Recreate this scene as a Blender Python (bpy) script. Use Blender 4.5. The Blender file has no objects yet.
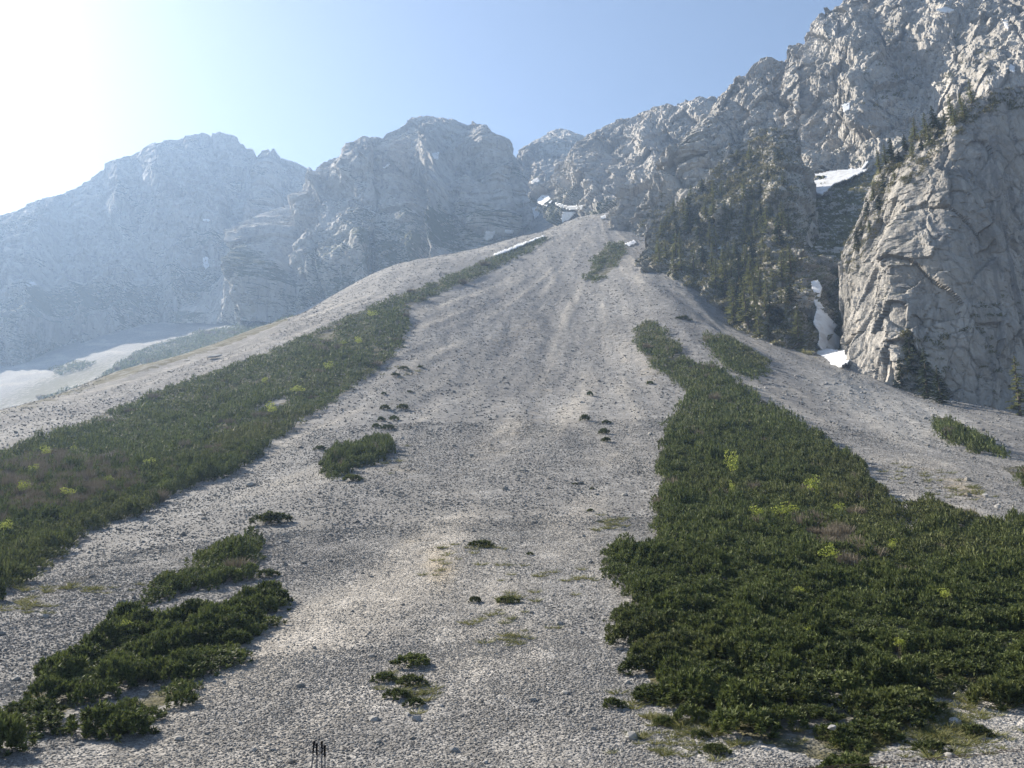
import bpy, math, random
import numpy as np
from mathutils import Vector

rng = np.random.default_rng(11)
random.seed(5)
sc = bpy.context.scene
COL = sc.collection
F = 850.0
PITCH = math.radians(12.0)
CP, SP = math.cos(PITCH), math.sin(PITCH)
SUN_AZ, SUN_EL = math.radians(-52.0), math.radians(33.0)   # azimuth from +Y towards +X

# ---------------------------------------------------------------- helpers
def rays(px, py):
    """direction of a photo pixel, as (azimuth, tangent of elevation)"""
    px = np.asarray(px, float); py = np.asarray(py, float)
    x = (px - 512) / F; u = (384 - py) / F
    Y = CP - SP * u; Z = SP + CP * u
    return np.arctan2(x, Y), Z / np.hypot(x, Y)

def pt(px, py, d):
    az, te = rays(px, py)
    return np.stack([d * np.sin(az), d * np.cos(az), d * te], -1)

def project(P):
    P = np.asarray(P, float)
    x, y, z = P[..., 0], P[..., 1], P[..., 2]
    f = y * CP + z * SP; u = -y * SP + z * CP
    f = np.where(f < .1, .1, f)
    return 512 + F * x / f, 384 - F * u / f

_perm = {}
def pnoise(x, y, z, seed=0):
    """3D gradient noise, about -1..1"""
    if seed not in _perm:
        r = np.random.default_rng(100 + seed)
        p = r.permutation(256)
        g = r.normal(size=(256, 3)); g /= np.linalg.norm(g, axis=1)[:, None]
        _perm[seed] = (np.concatenate([p, p, p]).astype(np.int32), g.astype(np.float32))
    p, g = _perm[seed]
    x = np.asarray(x, np.float32); y = np.asarray(y, np.float32); z = np.asarray(z, np.float32)
    x, y, z = np.broadcast_arrays(x, y, z)
    xi = np.floor(x).astype(np.int32); yi = np.floor(y).astype(np.int32); zi = np.floor(z).astype(np.int32)
    xf = x - xi; yf = y - yi; zf = z - zi
    xi &= 255; yi &= 255; zi &= 255
    u = xf * xf * xf * (xf * (xf * 6 - 15) + 10)
    v = yf * yf * yf * (yf * (yf * 6 - 15) + 10)
    w = zf * zf * zf * (zf * (zf * 6 - 15) + 10)
    def gr(i, j, k):
        h = p[p[p[(xi + i) & 255] + ((yi + j) & 255)] + ((zi + k) & 255)]
        G = g[h]
        return G[..., 0] * (xf - i) + G[..., 1] * (yf - j) + G[..., 2] * (zf - k)
    def lerp(a, b, t): return a + (b - a) * t
    x0 = lerp(lerp(gr(0, 0, 0), gr(1, 0, 0), u), lerp(gr(0, 1, 0), gr(1, 1, 0), u), v)
    x1 = lerp(lerp(gr(0, 0, 1), gr(1, 0, 1), u), lerp(gr(0, 1, 1), gr(1, 1, 1), u), v)
    return lerp(x0, x1, w) * 1.5

def fbm(x, y, z, oct=4, seed=0, gain=.5):
    s = 0; a = 1.0; t = 0
    for i in range(oct):
        k = 2.03 ** i
        s = s + a * pnoise(x * k + 7.3 * i, y * k, z * k, seed + i); t += a; a *= gain
    return s / t

def blocks(x, y, z, seed):
    """angular blocks: every cell of a jittered lattice gets its own step and tilt; returns (height, crack)"""
    r = np.random.default_rng(500 + seed); N = 4096
    jit = (r.uniform(-.32, .32, (N, 3))).astype(np.float32); til = r.normal(0, 1, (N, 3)).astype(np.float32); stp = r.uniform(-1, 1, N).astype(np.float32)
    p = np.stack(np.broadcast_arrays(x, y, z), -1).astype(np.float32); b = np.floor(p - .5).astype(np.int64)
    f1 = np.full(p.shape[:-1], 9., np.float32); f2 = f1.copy(); h = np.zeros_like(f1)
    for i in (0, 1):
        for j in (0, 1):
            for k in (0, 1):
                c = b + np.array([i, j, k]); hh = ((c[..., 0] * 73856093) ^ (c[..., 1] * 19349663) ^ (c[..., 2] * 83492791)) % N
                dv = p - (c + .5 + jit[hh]); dd = np.abs(dv).max(-1) * .5 + np.sqrt((dv * dv).sum(-1)) * .6
                m = dd < f1; f2 = np.where(m, f1, np.minimum(f2, dd)); f1 = np.where(m, dd, f1)
                h = np.where(m, stp[hh] * .55 + (dv * til[hh]).sum(-1) * .75, h)
    return h, np.clip(1 - (f2 - f1) / .07, 0, 1)

def inpoly(px, py, poly):
    px = np.asarray(px); py = np.asarray(py)
    ins = np.zeros(px.shape, bool); n = len(poly); j = n - 1
    for i in range(n):
        xi, yi = poly[i]; xj, yj = poly[j]
        c = ((yi > py) != (yj > py))
        with np.errstate(divide='ignore', invalid='ignore'):
            c &= px < (xj - xi) * (py - yi) / (yj - yi if yj != yi else 1e-9) + xi
        ins ^= c; j = i
    return ins

def mesh_np(name, V, Fc, mat=None, smooth=False):
    """mesh from an (n,3) vertex array and an (m,3) or (m,4) face array"""
    V = np.ascontiguousarray(V, np.float32); Fc = np.ascontiguousarray(Fc, np.int32)
    m = bpy.data.meshes.new(name)
    k = Fc.shape[1]
    m.vertices.add(len(V)); m.vertices.foreach_set('co', V.ravel())
    m.loops.add(Fc.size); m.loops.foreach_set('vertex_index', Fc.ravel())
    m.polygons.add(len(Fc)); m.polygons.foreach_set('loop_start', np.arange(0, Fc.size, k, dtype=np.int32))
    try: m.polygons.foreach_set('loop_total', np.full(len(Fc), k, np.int32))
    except Exception: pass
    m.polygons.foreach_set('use_smooth', np.full(len(Fc), smooth, bool))
    m.update(calc_edges=True)
    if mat: m.materials.append(mat)
    return m

def attr(m, name, vals, domain='POINT'):
    a = m.attributes.new(name, 'FLOAT', domain)
    a.data.foreach_set('value', np.ascontiguousarray(vals, np.float32))

def link(name, data, parent=None, loc=None):
    o = bpy.data.objects.new(name, data); COL.objects.link(o)
    if parent: o.parent = parent
    if loc is not None: o.location = loc
    return o

def tag(o, label=None, cat=None, group=None, kind=None):
    if label: o['label'] = label
    if cat: o['category'] = cat
    if group: o['group'] = group
    if kind: o['kind'] = kind
    return o

def gridfaces(n, m, wrap=False):
    i = np.arange(n - 1)[:, None] * m; j = np.arange(m - 1)[None]
    a = (i + j).ravel()
    return np.stack([a, a + 1, a + m + 1, a + m], 1)

# ---------------------------------------------------------------- materials
class NT:
    def __init__(s, name):
        s.m = bpy.data.materials.new(name); s.m.use_nodes = True
        s.t = s.m.node_tree; s.n = s.t.nodes; s.bsdf = s.n['Principled BSDF']
        s.bsdf.inputs['Roughness'].default_value = .95
        s.bsdf.inputs['Specular IOR Level'].default_value = .12
        s.geo = s.n.new('ShaderNodeNewGeometry')
        s.pos = s.geo.outputs['Position']
    def L(s, a, b):
        if isinstance(a, (int, float)): b.default_value = a
        elif isinstance(a, tuple): b.default_value = (*a, 1) if len(a) == 3 and len(b.default_value) == 4 else a
        else: s.t.links.new(a, b)
    def mapping(s, sx, sy, sz):
        n = s.n.new('ShaderNodeVectorMath'); n.operation = 'MULTIPLY'
        s.L(s.pos, n.inputs[0]); n.inputs[1].default_value = (sx, sy, sz); return n.outputs[0]
    def noise(s, vec, scale, detail=6, rough=.6, dist=0):
        n = s.n.new('ShaderNodeTexNoise'); s.L(vec, n.inputs['Vector'])
        n.inputs['Scale'].default_value = scale; n.inputs['Detail'].default_value = detail
        n.inputs['Roughness'].default_value = rough; n.inputs['Distortion'].default_value = dist
        return n.outputs['Fac']
    def voro(s, vec, scale, feature='F1', out='Distance'):
        n = s.n.new('ShaderNodeTexVoronoi'); n.feature = feature; s.L(vec, n.inputs['Vector'])
        n.inputs['Scale'].default_value = scale; return n.outputs[out]
    def math(s, op, a, b=0.0, clamp=False):
        n = s.n.new('ShaderNodeMath'); n.operation = op; n.use_clamp = clamp
        s.L(a, n.inputs[0]); s.L(b, n.inputs[1]); return n.outputs[0]
    def ramp(s, v, lo, hi, a=0.0, b=1.0):
        n = s.n.new('ShaderNodeMapRange'); n.clamp = True; n.interpolation_type = 'SMOOTHSTEP'
        s.L(v, n.inputs['Value']); n.inputs['From Min'].default_value = lo; n.inputs['From Max'].default_value = hi
        n.inputs['To Min'].default_value = a; n.inputs['To Max'].default_value = b; return n.outputs['Result']
    def mix(s, f, a, b, mode='MIX'):
        n = s.n.new('ShaderNodeMix'); n.data_type = 'RGBA'; n.blend_type = mode
        s.L(f, n.inputs['Factor']); s.L(a, n.inputs['A'] if False else n.inputs[6]); s.L(b, n.inputs[7]); return n.outputs[2]
    def attr(s, name):
        n = s.n.new('ShaderNodeAttribute'); n.attribute_name = name; return n.outputs['Fac']
    def grey(s, v):
        n = s.n.new('ShaderNodeCombineColor'); [s.L(v, n.inputs[i]) for i in range(3)]; return n.outputs[0]
    def bump(s, h, strength, dist, prev=None):
        n = s.n.new('ShaderNodeBump'); n.inputs['Strength'].default_value = strength; n.inputs['Distance'].default_value = dist
        s.L(h, n.inputs['Height'])
        if prev: s.L(prev, n.inputs['Normal'])
        return n.outputs[0]
    def sep_z(s, vec):
        n = s.n.new('ShaderNodeSeparateXYZ'); s.L(vec, n.inputs[0]); return n.outputs[2]
    def done(s, col, normal=None, rough=None):
        s.L(col, s.bsdf.inputs['Base Color'])
        if normal is not None: s.L(normal, s.bsdf.inputs['Normal'])
        if rough is not None: s.bsdf.inputs['Roughness'].default_value = rough
        return s.m

def plain(name, c, rough=.6, metal=0, var=.12, scale=30):
    s = NT(name); n = s.noise(s.pos, scale, 4)
    s.bsdf.inputs['Metallic'].default_value = metal
    return s.done(s.mix(s.ramp(n, .3, .7), tuple(x * (1 - var) for x in c), tuple(x * (1 + var) for x in c)), None, rough)

def rock_mat(name, veg=.62, warm=.35, bed=.5, bright=1.0, fine=1.0, vegmask=None, cracks=.0, patchy=False, green=((.035, .048, .022), (.085, .085, .04))):
    s = NT(name)
    vert = s.mapping(1, 1, .28); flat = s.mapping(.35, .35, 1.6)
    n1 = s.noise(vert, .045, 7, .62); n2 = s.noise(vert, .28 * fine, 6, .65, .6); n3 = s.noise(flat, .12 * fine, 5, .6)
    n4 = s.noise(s.pos, 1.1 * fine, 5, .7)
    b = bright
    c = s.mix(s.ramp(n1, .36, .64), (.30 * b, .285 * b, .258 * b), (.46 * b, .435 * b, .395 * b))
    c = s.mix(s.math('MULTIPLY', s.ramp(n2, .52, .66), .55), c, (.18 * b, .172 * b, .162 * b))
    c = s.mix(s.math('MULTIPLY', s.ramp(n2, .46, .34), .5), c, (.54 * b, .51 * b, .46 * b))
    c = s.mix(s.math('MULTIPLY', s.ramp(n3, .55, .72), warm), c, (.40 * b, .335 * b, .255 * b))
    wv = s.n.new('ShaderNodeVectorMath'); wv.operation = 'MULTIPLY_ADD'; tn = s.n.new('ShaderNodeTexNoise'); s.L(s.pos, tn.inputs['Vector']); tn.inputs['Scale'].default_value = .12; tn.inputs['Detail'].default_value = 4
    s.L(tn.outputs['Color'], wv.inputs[0]); wv.inputs[1].default_value = (7, 7, 5); s.L(s.mapping(1, 1, .5), wv.inputs[2])
    crack = s.voro(wv.outputs[0], .13 * fine, 'DISTANCE_TO_EDGE')
    ck = s.ramp(crack, .0, .06, cracks, 0)
    c = s.mix(s.math('MULTIPLY', ck, s.ramp(n1, .4, .6)), c, (.10 * b, .10 * b, .10 * b))
    ws = s.noise(s.mapping(1, 1, .05), .35, 4, .6)   # dark streaks where water runs
    c = s.mix(s.math('MULTIPLY', s.ramp(ws, .56, .66), .5), c, (.15 * b, .15 * b, .155 * b))
    # grass and low scrub on ledges that are flat enough
    nz = s.sep_z(s.geo.outputs['Normal'])
    m = s.math('ADD', nz, s.math('MULTIPLY', s.math('SUBTRACT', s.noise(s.pos, .05, 6, .7), .5), 1.1))
    m = s.math('ADD', m, s.math('MULTIPLY', s.math('SUBTRACT', n4, .5), .5))
    if patchy: m = s.math('ADD', s.math('ADD', s.math('MULTIPLY', nz, .45), s.math('MULTIPLY', s.math('SUBTRACT', s.noise(s.pos, .013, 7, .68), .5), 1.9)), s.math('MULTIPLY', s.math('SUBTRACT', n4, .5), .35))
    if vegmask: m = s.math('ADD', m, s.attr(vegmask))
    g = s.mix(s.ramp(n4, .35, .65), *green)
    c = s.mix(s.ramp(m, veg, veg + .12), c, g)
    h = s.math('ADD', s.math('MULTIPLY', s.voro(s.mapping(1, 1, .5), .35 * fine), .9), s.math('MULTIPLY', n2, 1.2))
    h = s.math('ADD', h, s.math('MULTIPLY', s.noise(flat, .5 * fine, 4, .6), bed))
    nb = s.bump(h, .55, 1.5 / fine)
    nb = s.bump(n4, .7, .8 / fine, nb)
    return s.done(c, nb)

def scree_mat():
    s = NT('limestone_scree')
    a_o = s.attr('ochre'); a_s = s.attr('soil'); a_l = s.attr('pale')
    big = s.noise(s.pos, .035, 6, .6); mid = s.noise(s.pos, .35, 6, .65); fine = s.noise(s.pos, 5., 5, .7)
    streak = s.math('ADD', s.attr('streak'), s.math('MULTIPLY', s.math('SUBTRACT', mid, .5), .15))
    v = s.voro(s.pos, 13., 'F1', 'Color'); vsep = s.n.new('ShaderNodeSeparateColor'); s.L(v, vsep.inputs[0])
    v2 = s.voro(s.pos, 4.5, 'F1', 'Color'); vs2 = s.n.new('ShaderNodeSeparateColor'); s.L(v2, vs2.inputs[0])
    c = s.mix(s.ramp(big, .35, .65), (.18, .175, .168), (.225, .219, .21))
    c = s.mix(s.math('MULTIPLY', s.ramp(streak, .50, .80), .8), c, (.33, .305, .268))
    c = s.mix(s.math('MULTIPLY', s.ramp(streak, .48, .20), .6), c, (.175, .17, .168))
    c = s.mix(s.ramp(a_l, .1, .9, 0, .75), c, (.36, .345, .32))
    v3 = s.voro(s.pos, .85, 'F1', 'Color'); vs3 = s.n.new('ShaderNodeSeparateColor'); s.L(v3, vs3.inputs[0])
    spk = s.math('ADD', s.math('MULTIPLY', vsep.outputs[0], .8), s.math('MULTIPLY', vs2.outputs[1], .55))
    spk = s.math('ADD', spk, s.math('MULTIPLY', s.math('POWER', vs3.outputs[1], 3.0), .6))
    c = s.mix(1.0, c, s.grey(s.math('ADD', s.math('MULTIPLY', spk, .62), .45)), 'MULTIPLY')
    om = s.math('MULTIPLY', s.ramp(s.math('ADD', a_o, s.math('MULTIPLY', s.math('SUBTRACT', mid, .5), 1.3)), .3, 1.0), .5)
    c = s.mix(om, c, (.41, .335, .225))
    gm = s.ramp(s.math('ADD', a_s, s.math('MULTIPLY', s.math('SUBTRACT', mid, .5), 1.6)), .45, .85)
    c = s.mix(gm, c, s.mix(s.ramp(fine, .35, .65), (.045, .045, .028), (.11, .10, .05)))
    h = s.math('ADD', s.math('MULTIPLY', s.voro(s.pos, 13.), -1.0), s.math('MULTIPLY', s.voro(s.pos, 4.5), -1.2))
    h = s.math('ADD', h, fine)
    return s.done(c, s.bump(h, .8, .06))

def leaf_mat(name, c1, c2, trans=.25, scale=.6, rough=.7, olive=False):
    s = NT(name)
    oi = s.n.new('ShaderNodeObjectInfo')
    r = s.math('ADD', s.math('MULTIPLY', s.geo.outputs['Random Per Island'], .55), s.math('MULTIPLY', s.noise(s.pos, scale, 3), .6))
    r = s.math('ADD', r, s.math('MULTIPLY', oi.outputs['Random'], .2))
    col = s.mix(s.ramp(r, .35, .95), c1, c2)
    if olive: col = s.mix(s.math('MULTIPLY', s.ramp(s.noise(s.pos, .05, 4, .6), .48, .66), .6), col, s.mix(s.ramp(r, .35, .95), (.035, .04, .016), (.155, .155, .055)))
    s.L(col, s.bsdf.inputs['Base Color']); s.bsdf.inputs['Roughness'].default_value = rough
    s.bsdf.inputs['Specular IOR Level'].default_value = .25
    t = s.n.new('ShaderNodeBsdfTranslucent'); s.L(col, t.inputs[0])
    mx = s.n.new('ShaderNodeMixShader'); mx.inputs[0].default_value = trans
    out = s.n['Material Output']
    s.t.links.new(s.bsdf.outputs[0], mx.inputs[1]); s.t.links.new(t.outputs[0], mx.inputs[2]); s.t.links.new(mx.outputs[0], out.inputs[0])
    return s.m

def stone_mat(name, lo, hi):
    s = NT(name)
    r = s.geo.outputs['Random Per Island']
    c = s.mix(s.math('POWER', r, 1.3), lo, hi)
    stk = s.attr('streak')
    c = s.mix(s.math('MULTIPLY', s.ramp(stk, .50, .85), .45), c, (.34, .318, .285))
    c = s.mix(s.math('MULTIPLY', s.ramp(stk, .46, .15), .45), c, (.16, .155, .152))
    c = s.mix(s.math('MULTIPLY', s.attr('pale'), .45), c, (.40, .385, .36))
    c = s.mix(s.math('MULTIPLY', s.attr('ochre'), .8), c, (.33, .265, .175))
    n = s.noise(s.pos, 14, 5, .7)
    c = s.mix(1.0, c, s.grey(s.math('ADD', s.math('MULTIPLY', n, .7), .65)), 'MULTIPLY')
    return s.done(c, s.bump(n, .5, .03))

M_SCREE = scree_mat()
M_STONE = stone_mat('limestone_stones', (.112, .107, .100), (.305, .292, .27))
M_BOULDER = stone_mat('pale_limestone_boulder', (.36, .35, .335), (.5, .485, .46))
M_PINE = leaf_mat('dwarf_pine_needles', (.020, .031, .011), (.120, .146, .040), olive=True)
M_LIME = leaf_mat('fresh_yellow_green_leaves', (.17, .21, .03), (.36, .40, .08), .35)
M_BROWN = leaf_mat('leafless_brown_twigs', (.10, .08, .06), (.22, .185, .13), .1)
M_DRY = leaf_mat('dry_grass_blades', (.08, .095, .03), (.22, .21, .085), .3)
M_SPRUCE = leaf_mat('spruce_needles', (.026, .040, .022), (.062, .078, .034), .2)
M_LARCH = leaf_mat('larch_spring_needles', (.105, .118, .045), (.205, .215, .085), .3)
M_SCRUB = leaf_mat('ledge_scrub_leaves', (.06, .062, .026), (.175, .16, .066), .25)
M_BARK = plain('tree_bark', (.10, .08, .065), .9, 0, .3, 8)

def snow_mat():
    s = NT('old_snow')
    n = s.noise(s.pos, .35, 6, .65); n2 = s.noise(s.pos, 1.6, 5, .7)
    c = s.mix(s.ramp(n, .40, .68), (.72, .74, .76), (.54, .53, .52))
    return s.done(c, s.bump(n2, .6, .5), .6)
M_SNOW = snow_mat()

# ---------------------------------------------------------------- terrain: one sheet in polar cells round the viewpoint
PROFILE = {
 -150: [(768,22),(650,40),(560,72),(490,125),(455,180),(475,240),(432,640),(400,780),(380,900),(362,1100)],
 0:    [(768,21),(700,28),(620,42),(560,62),(500,95),(450,140),(410,195),(422,260),(430,420),(409,600),(388,680),(362,850),(345,1050)],
 128:  [(768,20),(700,27),(620,40),(540,65),(480,100),(430,150),(400,190),(368,240),(380,300),(385,420),(368,600),(342,760),(322,890),(310,1050)],
 256:  [(768,19),(700,25),(620,36),(540,58),(470,95),(410,145),(370,190),(343,235),(328,265),(338,320),(342,430),(326,690),(314,800),(300,930),(290,1050)],
 384:  [(768,18),(700,24),(620,34),(540,54),(465,90),(400,140),(350,190),(310,240),(280,310),(268,360),(276,430),(278,540),(266,720),(245,900)],
 512:  [(768,18),(700,23),(620,33),(540,52),(460,90),(393,148),(330,215),(285,280),(250,345),(238,385),(246,440),(246,560),(234,650),(205,900)],
 600:  [(768,18),(700,23),(620,33),(540,52),(460,90),(393,148),(330,215),(270,290),(235,350),(217,392),(214,450),(196,640)],
 680:  [(768,18),(700,23),(620,33),(540,52),(460,88),(393,140),(340,190),(300,235),(270,280),(250,330),(240,400)],
 768:  [(768,18),(700,23),(620,34),(540,54),(470,85),(410,130),(370,165),(347,195),(338,225),(330,280)],
 860:  [(768,19),(700,24),(620,35),(540,56),(480,85),(430,120),(395,155),(375,180),(365,220),(360,280)],
 940:  [(768,19),(700,25),(620,36),(540,58),(490,82),(450,110),(420,140),(401,172),(396,195),(393,230)],
 1024: [(768,20),(700,26),(620,38),(540,62),(490,88),(450,120),(425,152),(416,175),(413,205),(410,250)],
 1170: [(768,22),(700,28),(620,42),(540,72),(480,115),(455,150),(446,185),(442,240)],
}
ca, cl, cv = [], [], []
for px, rows in PROFILE.items():
    for py, d in rows:
        a, t = rays(px, py); ca.append(a); cl.append(math.log(d)); cv.append(t)
    a0 = float(rays(px, 768)[0])
    for d, z in ((3., -1.75), (6., -2.45), (11., -3.35)):
        ca.append(a0); cl.append(math.log(d)); cv.append(z / d)
ca, cl, cv = map(np.array, (ca, cl, cv))
def _phi(r2): return np.where(r2 > 0, r2 * np.log(np.maximum(r2, 1e-12)) * .5, 0)
AS = 2.6
def _feat(a, l): return np.stack([np.ones_like(a), a * AS, l], -1)
_n = len(ca)
_A = np.zeros((_n + 3, _n + 3))
_A[:_n, :_n] = _phi((AS * (ca[:, None] - ca[None])) ** 2 + (cl[:, None] - cl[None]) ** 2) + np.eye(_n) * 2e-3
_A[:_n, _n:] = _feat(ca, cl); _A[_n:, :_n] = _A[:_n, _n:].T
_w = np.linalg.solve(_A, np.concatenate([cv, np.zeros(3)]))
def tan_el(a, l):
    sh = a.shape; a = a.ravel(); l = l.ravel(); out = np.empty(a.shape)
    for i in range(0, len(a), 40000):
        A, Lg = a[i:i + 40000], l[i:i + 40000]
        K = _phi((AS * (A[:, None] - ca)) ** 2 + (Lg[:, None] - cl) ** 2)
        out[i:i + 40000] = K @ _w[:_n] + _feat(A, Lg) @ _w[_n:]
    return out.reshape(sh)

AZ = np.concatenate([np.radians(np.linspace(-180, -46, 34)[:-1]), np.radians(np.linspace(-46, 46, 620)), np.radians(np.linspace(46, 180, 34)[1:])])
LD = np.linspace(math.log(2.0), math.log(1150), 600)
_g_az = np.linspace(math.radians(-41), math.radians(41), 120); _g_l = np.linspace(math.log(2.0), math.log(1150), 190)
_T = tan_el(*np.meshgrid(_g_az, _g_l, indexing='ij'))
def bil(G, ax, lx, a, l):
    fi = np.clip((a - ax[0]) / (ax[1] - ax[0]), 0, len(ax) - 1.001); fj = np.clip((l - lx[0]) / (lx[1] - lx[0]), 0, len(lx) - 1.001)
    i = fi.astype(int); j = fj.astype(int); fi = fi - i; fj = fj - j
    return (G[i, j] * (1 - fi) + G[i + 1, j] * fi) * (1 - fj) + (G[i, j + 1] * (1 - fi) + G[i + 1, j + 1] * fi) * fj
_ap = pt(600, 212, 395); _ap2 = pt(846, 362, 196)
def streaks(x, y):
    """bands of coarse and fine stones running down the two fans, -1..1"""
    dx, dy = x - _ap[0], y - _ap[1]; rd = np.hypot(dx, dy); an = np.arctan2(dx, -dy)
    dx2, dy2 = x - _ap2[0], y - _ap2[1]; rd2 = np.hypot(dx2, dy2); an2 = np.arctan2(dx2, -dy2)
    w = 1 / (1 + np.exp(-np.clip((x - .40 * y + 2) / 2.5, -30, 30)))
    a = fbm(an * 26, rd / 75, rd * 0, 5, 34, .62); b = fbm(an2 * 8, rd2 / 40, rd2 * 0 + 5, 5, 35, .62)
    return np.clip((a * (1 - w) + b * w) * 1.9, -1, 1)
def ground(x, y):
    x = np.asarray(x, float); y = np.asarray(y, float)
    d = np.hypot(x, y); a = np.arctan2(x, y); l = np.log(np.maximum(d, 2.0))
    z = d * bil(_T, _g_az, _g_l, np.clip(a, -.71, .71), np.clip(l, .7, 7.04))
    flat = -2.2 - .05 * d
    w = np.clip((np.abs(a) - 1.0) / .7, 0, 1); w = w * w * (3 - 2 * w)
    z = z * (1 - w) + flat * w
    far = np.clip((d - 8) / 60, 0, 1)
    z = z + .7 * far * fbm(x / 26, y / 60, 0 * x, 3, 20) + .10 * np.clip((d - 4) / 12, 0, 1) * fbm(x / 2.4, y / 4, 0 * x, 3, 24)
    k = np.clip((d - 60) / 120, 0, 1)
    z = z + k * .9 * fbm(x / 9, y / 45 + x / 60, 0 * x, 3, 28)
    z = z + .30 * np.clip((d - 30) / 120, 0, 1) * np.clip((700 - d) / 250, 0, 1) * streaks(x, y)
    return z

TH = {
 'right': [(640,322),(655,320),(668,335),(690,360),(720,368),(745,388),(780,410),(820,435),(860,465),(885,490),(898,512),(905,527),(940,524),(1000,520),(1090,520),(1110,700),(1024,704),(985,692),(965,680),(940,690),(915,715),(890,745),(850,768),(790,752),(740,735),(712,716),(690,705),(655,692),(640,660),(625,628),(608,614),(635,605),(625,575),(607,548),(615,540),(640,550),(660,535),(655,500),(668,490),(655,460),(668,440),(668,420),(690,395),(670,375),(650,365),(632,335)],
 'r2': [(705,335),(720,334),(745,345),(765,358),(768,370),(755,380),(730,368),(712,352)],
 'r3': [(932,418),(950,418),(985,435),(1003,452),(975,448),(945,438)],
 'r4': [(1000,467),(1024,466),(1050,470),(1050,486),(1020,481)],
 'r5': [(908,503),(925,496),(950,507),(978,512),(975,519),(912,519)],
 'up': [(595,255),(610,243),(625,240),(627,252),(612,270),(598,282),(586,278)],
 'left': [(-80,485),(0,452),(60,430),(120,406),(190,379),(260,354),(320,329),(370,307),(430,283),(480,262),(520,245),(545,236),(548,240),(520,255),(480,275),(440,292),(412,305),(408,325),(400,345),(380,365),(352,385),(330,400),(305,415),(285,430),(262,447),(240,463),(205,478),(165,490),(150,505),(120,515),(75,530),(55,552),(0,585),(-80,620)],
 'l2': [(28,402),(90,385),(120,362),(150,345),(200,332),(285,315),(290,320),(230,345),(150,370),(60,396)],
 'l3': [(50,368),(75,360),(95,362),(65,373)],
 'bl1': [(150,590),(165,575),(190,570),(205,553),(235,538),(258,538),(258,550),(243,569),(205,583),(170,594),(150,599)],
 'bl2': [(-20,740),(20,725),(25,695),(30,680),(65,660),(85,640),(105,628),(140,616),(200,606),(240,597),(270,580),(283,580),(280,600),(262,625),(230,655),(195,665),(150,672),(110,690),(85,705),(40,722),(15,742),(-20,752)],
 'bl3': [(80,742),(110,715),(145,695),(175,678),(195,680),(175,700),(135,718),(95,744)],
 'mid': [(320,462),(334,450),(350,446),(372,435),(393,437),(388,451),(368,459),(352,466),(330,473)],
}
GAPS = [[(250,408),(275,397),(290,392),(292,398),(270,408),(254,414)], [(95,452),(115,448),(118,458),(100,462)], [(120,675),(150,672),(190,668),(170,678),(130,690),(100,705),(95,698)]]
def in_any(px, py, keys=None):
    r = np.zeros(np.shape(px), bool)
    for k in (keys or TH): r |= inpoly(px, py, TH[k])
    return r

print('terrain')
A2, L2 = np.meshgrid(AZ, LD, indexing='ij')
D2 = np.exp(L2); X2 = D2 * np.sin(A2); Y2 = D2 * np.cos(A2); Z2 = ground(X2, Y2)
V = np.stack([X2, Y2, Z2], -1).reshape(-1, 3)
fc = gridfaces(len(AZ), len(LD))
V = np.concatenate([V, [[0, 0, -1.7]]])
mt = mesh_np('scree_slope', V, fc[:, ::-1], M_SCREE, True)
GLO, GHI = V.min(0), V.max(0)
ppx, ppy = project(V); front = V[:, 1] > 1
TE2 = Z2 / D2; RUN = np.maximum.accumulate(np.where(D2 > 12, TE2, -9), 1)
vis = np.concatenate([((TE2 >= RUN - .012) & (D2 > 12)).ravel(), [False]])
soil = (in_any(ppx, ppy) & front & vis).astype(float) * .75
for g in GAPS: soil[inpoly(ppx, ppy, g) & front] = .1
OCHRE = [(440,565,22,26,.9),(430,545,60,30,.35),(500,440,80,25,.4,-.5),(400,470,50,20,.4),(410,372,30,8,.6,-.3),(540,400,60,16,.45,-1.2),(520,330,70,14,.5,-.4),(650,372,30,20,.5),(665,350,25,12,.5,.6),(960,487,28,11,.8,.35),(930,470,20,8,.5,.3),(60,590,60,8,.5,-.45),(30,605,30,8,.5,-.5),(760,345,18,10,.4),(110,385,60,10,.35,-.3),(610,340,25,50,.35,.2)]
PALE = [(880,410,90,22,1,.5),(940,420,70,14,1,.45),(560,370,16,90,.35,.35),(600,300,30,70,.35,.2),(1000,720,45,40,.9),(950,740,50,30,.8),(720,745,90,20,.6),(620,700,50,70,.35),(600,620,60,80,.25),(640,600,20,60,.2)]
SOIL = [(60,384,115,18,.85,-.36),(960,695,70,30,.5),(880,735,80,25,.55),(690,728,60,14,.5),(515,640,25,16,.35),(655,695,25,14,.5),(810,385,25,12,.35)]  # first patch: grass tint, deepened to paint down the far scree's strong sunlight
def blobs(lst, qx, qy):
    r = np.zeros(len(qx))
    for b in lst:
        cx, cy, rx, ry, w = b[:5]; ang = b[5] if len(b) > 5 else 0
        dx, dy = qx - cx, qy - cy; c, s = math.cos(ang), math.sin(ang)
        r = np.maximum(r, w * np.exp(-(((dx * c + dy * s) / rx) ** 2 + ((-dx * s + dy * c) / ry) ** 2)))
    return r
och = blobs(OCHRE, ppx, ppy) * front; pale = blobs(PALE, ppx, ppy) * front
soil = np.maximum(soil, blobs(SOIL, ppx, ppy) * front)
attr(mt, 'streak', .5 + .5 * streaks(V[:, 0], V[:, 1]))
attr(mt, 'soil', soil); attr(mt, 'ochre', och); attr(mt, 'pale', pale)
tag(link('scree_slope', mt), kind='structure')

def hit(px, py, dmin=12.0):
    """the point of the ground seen at a photo pixel"""
    a, t = rays(px, py); ds = np.exp(np.linspace(math.log(dmin), math.log(1100), 1000))
    z = ground(ds * math.sin(a), ds * math.cos(a))
    k = np.argmax(z / ds >= t); d = ds[k]
    return np.array([d * math.sin(a), d * math.cos(a), z[k]])

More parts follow.
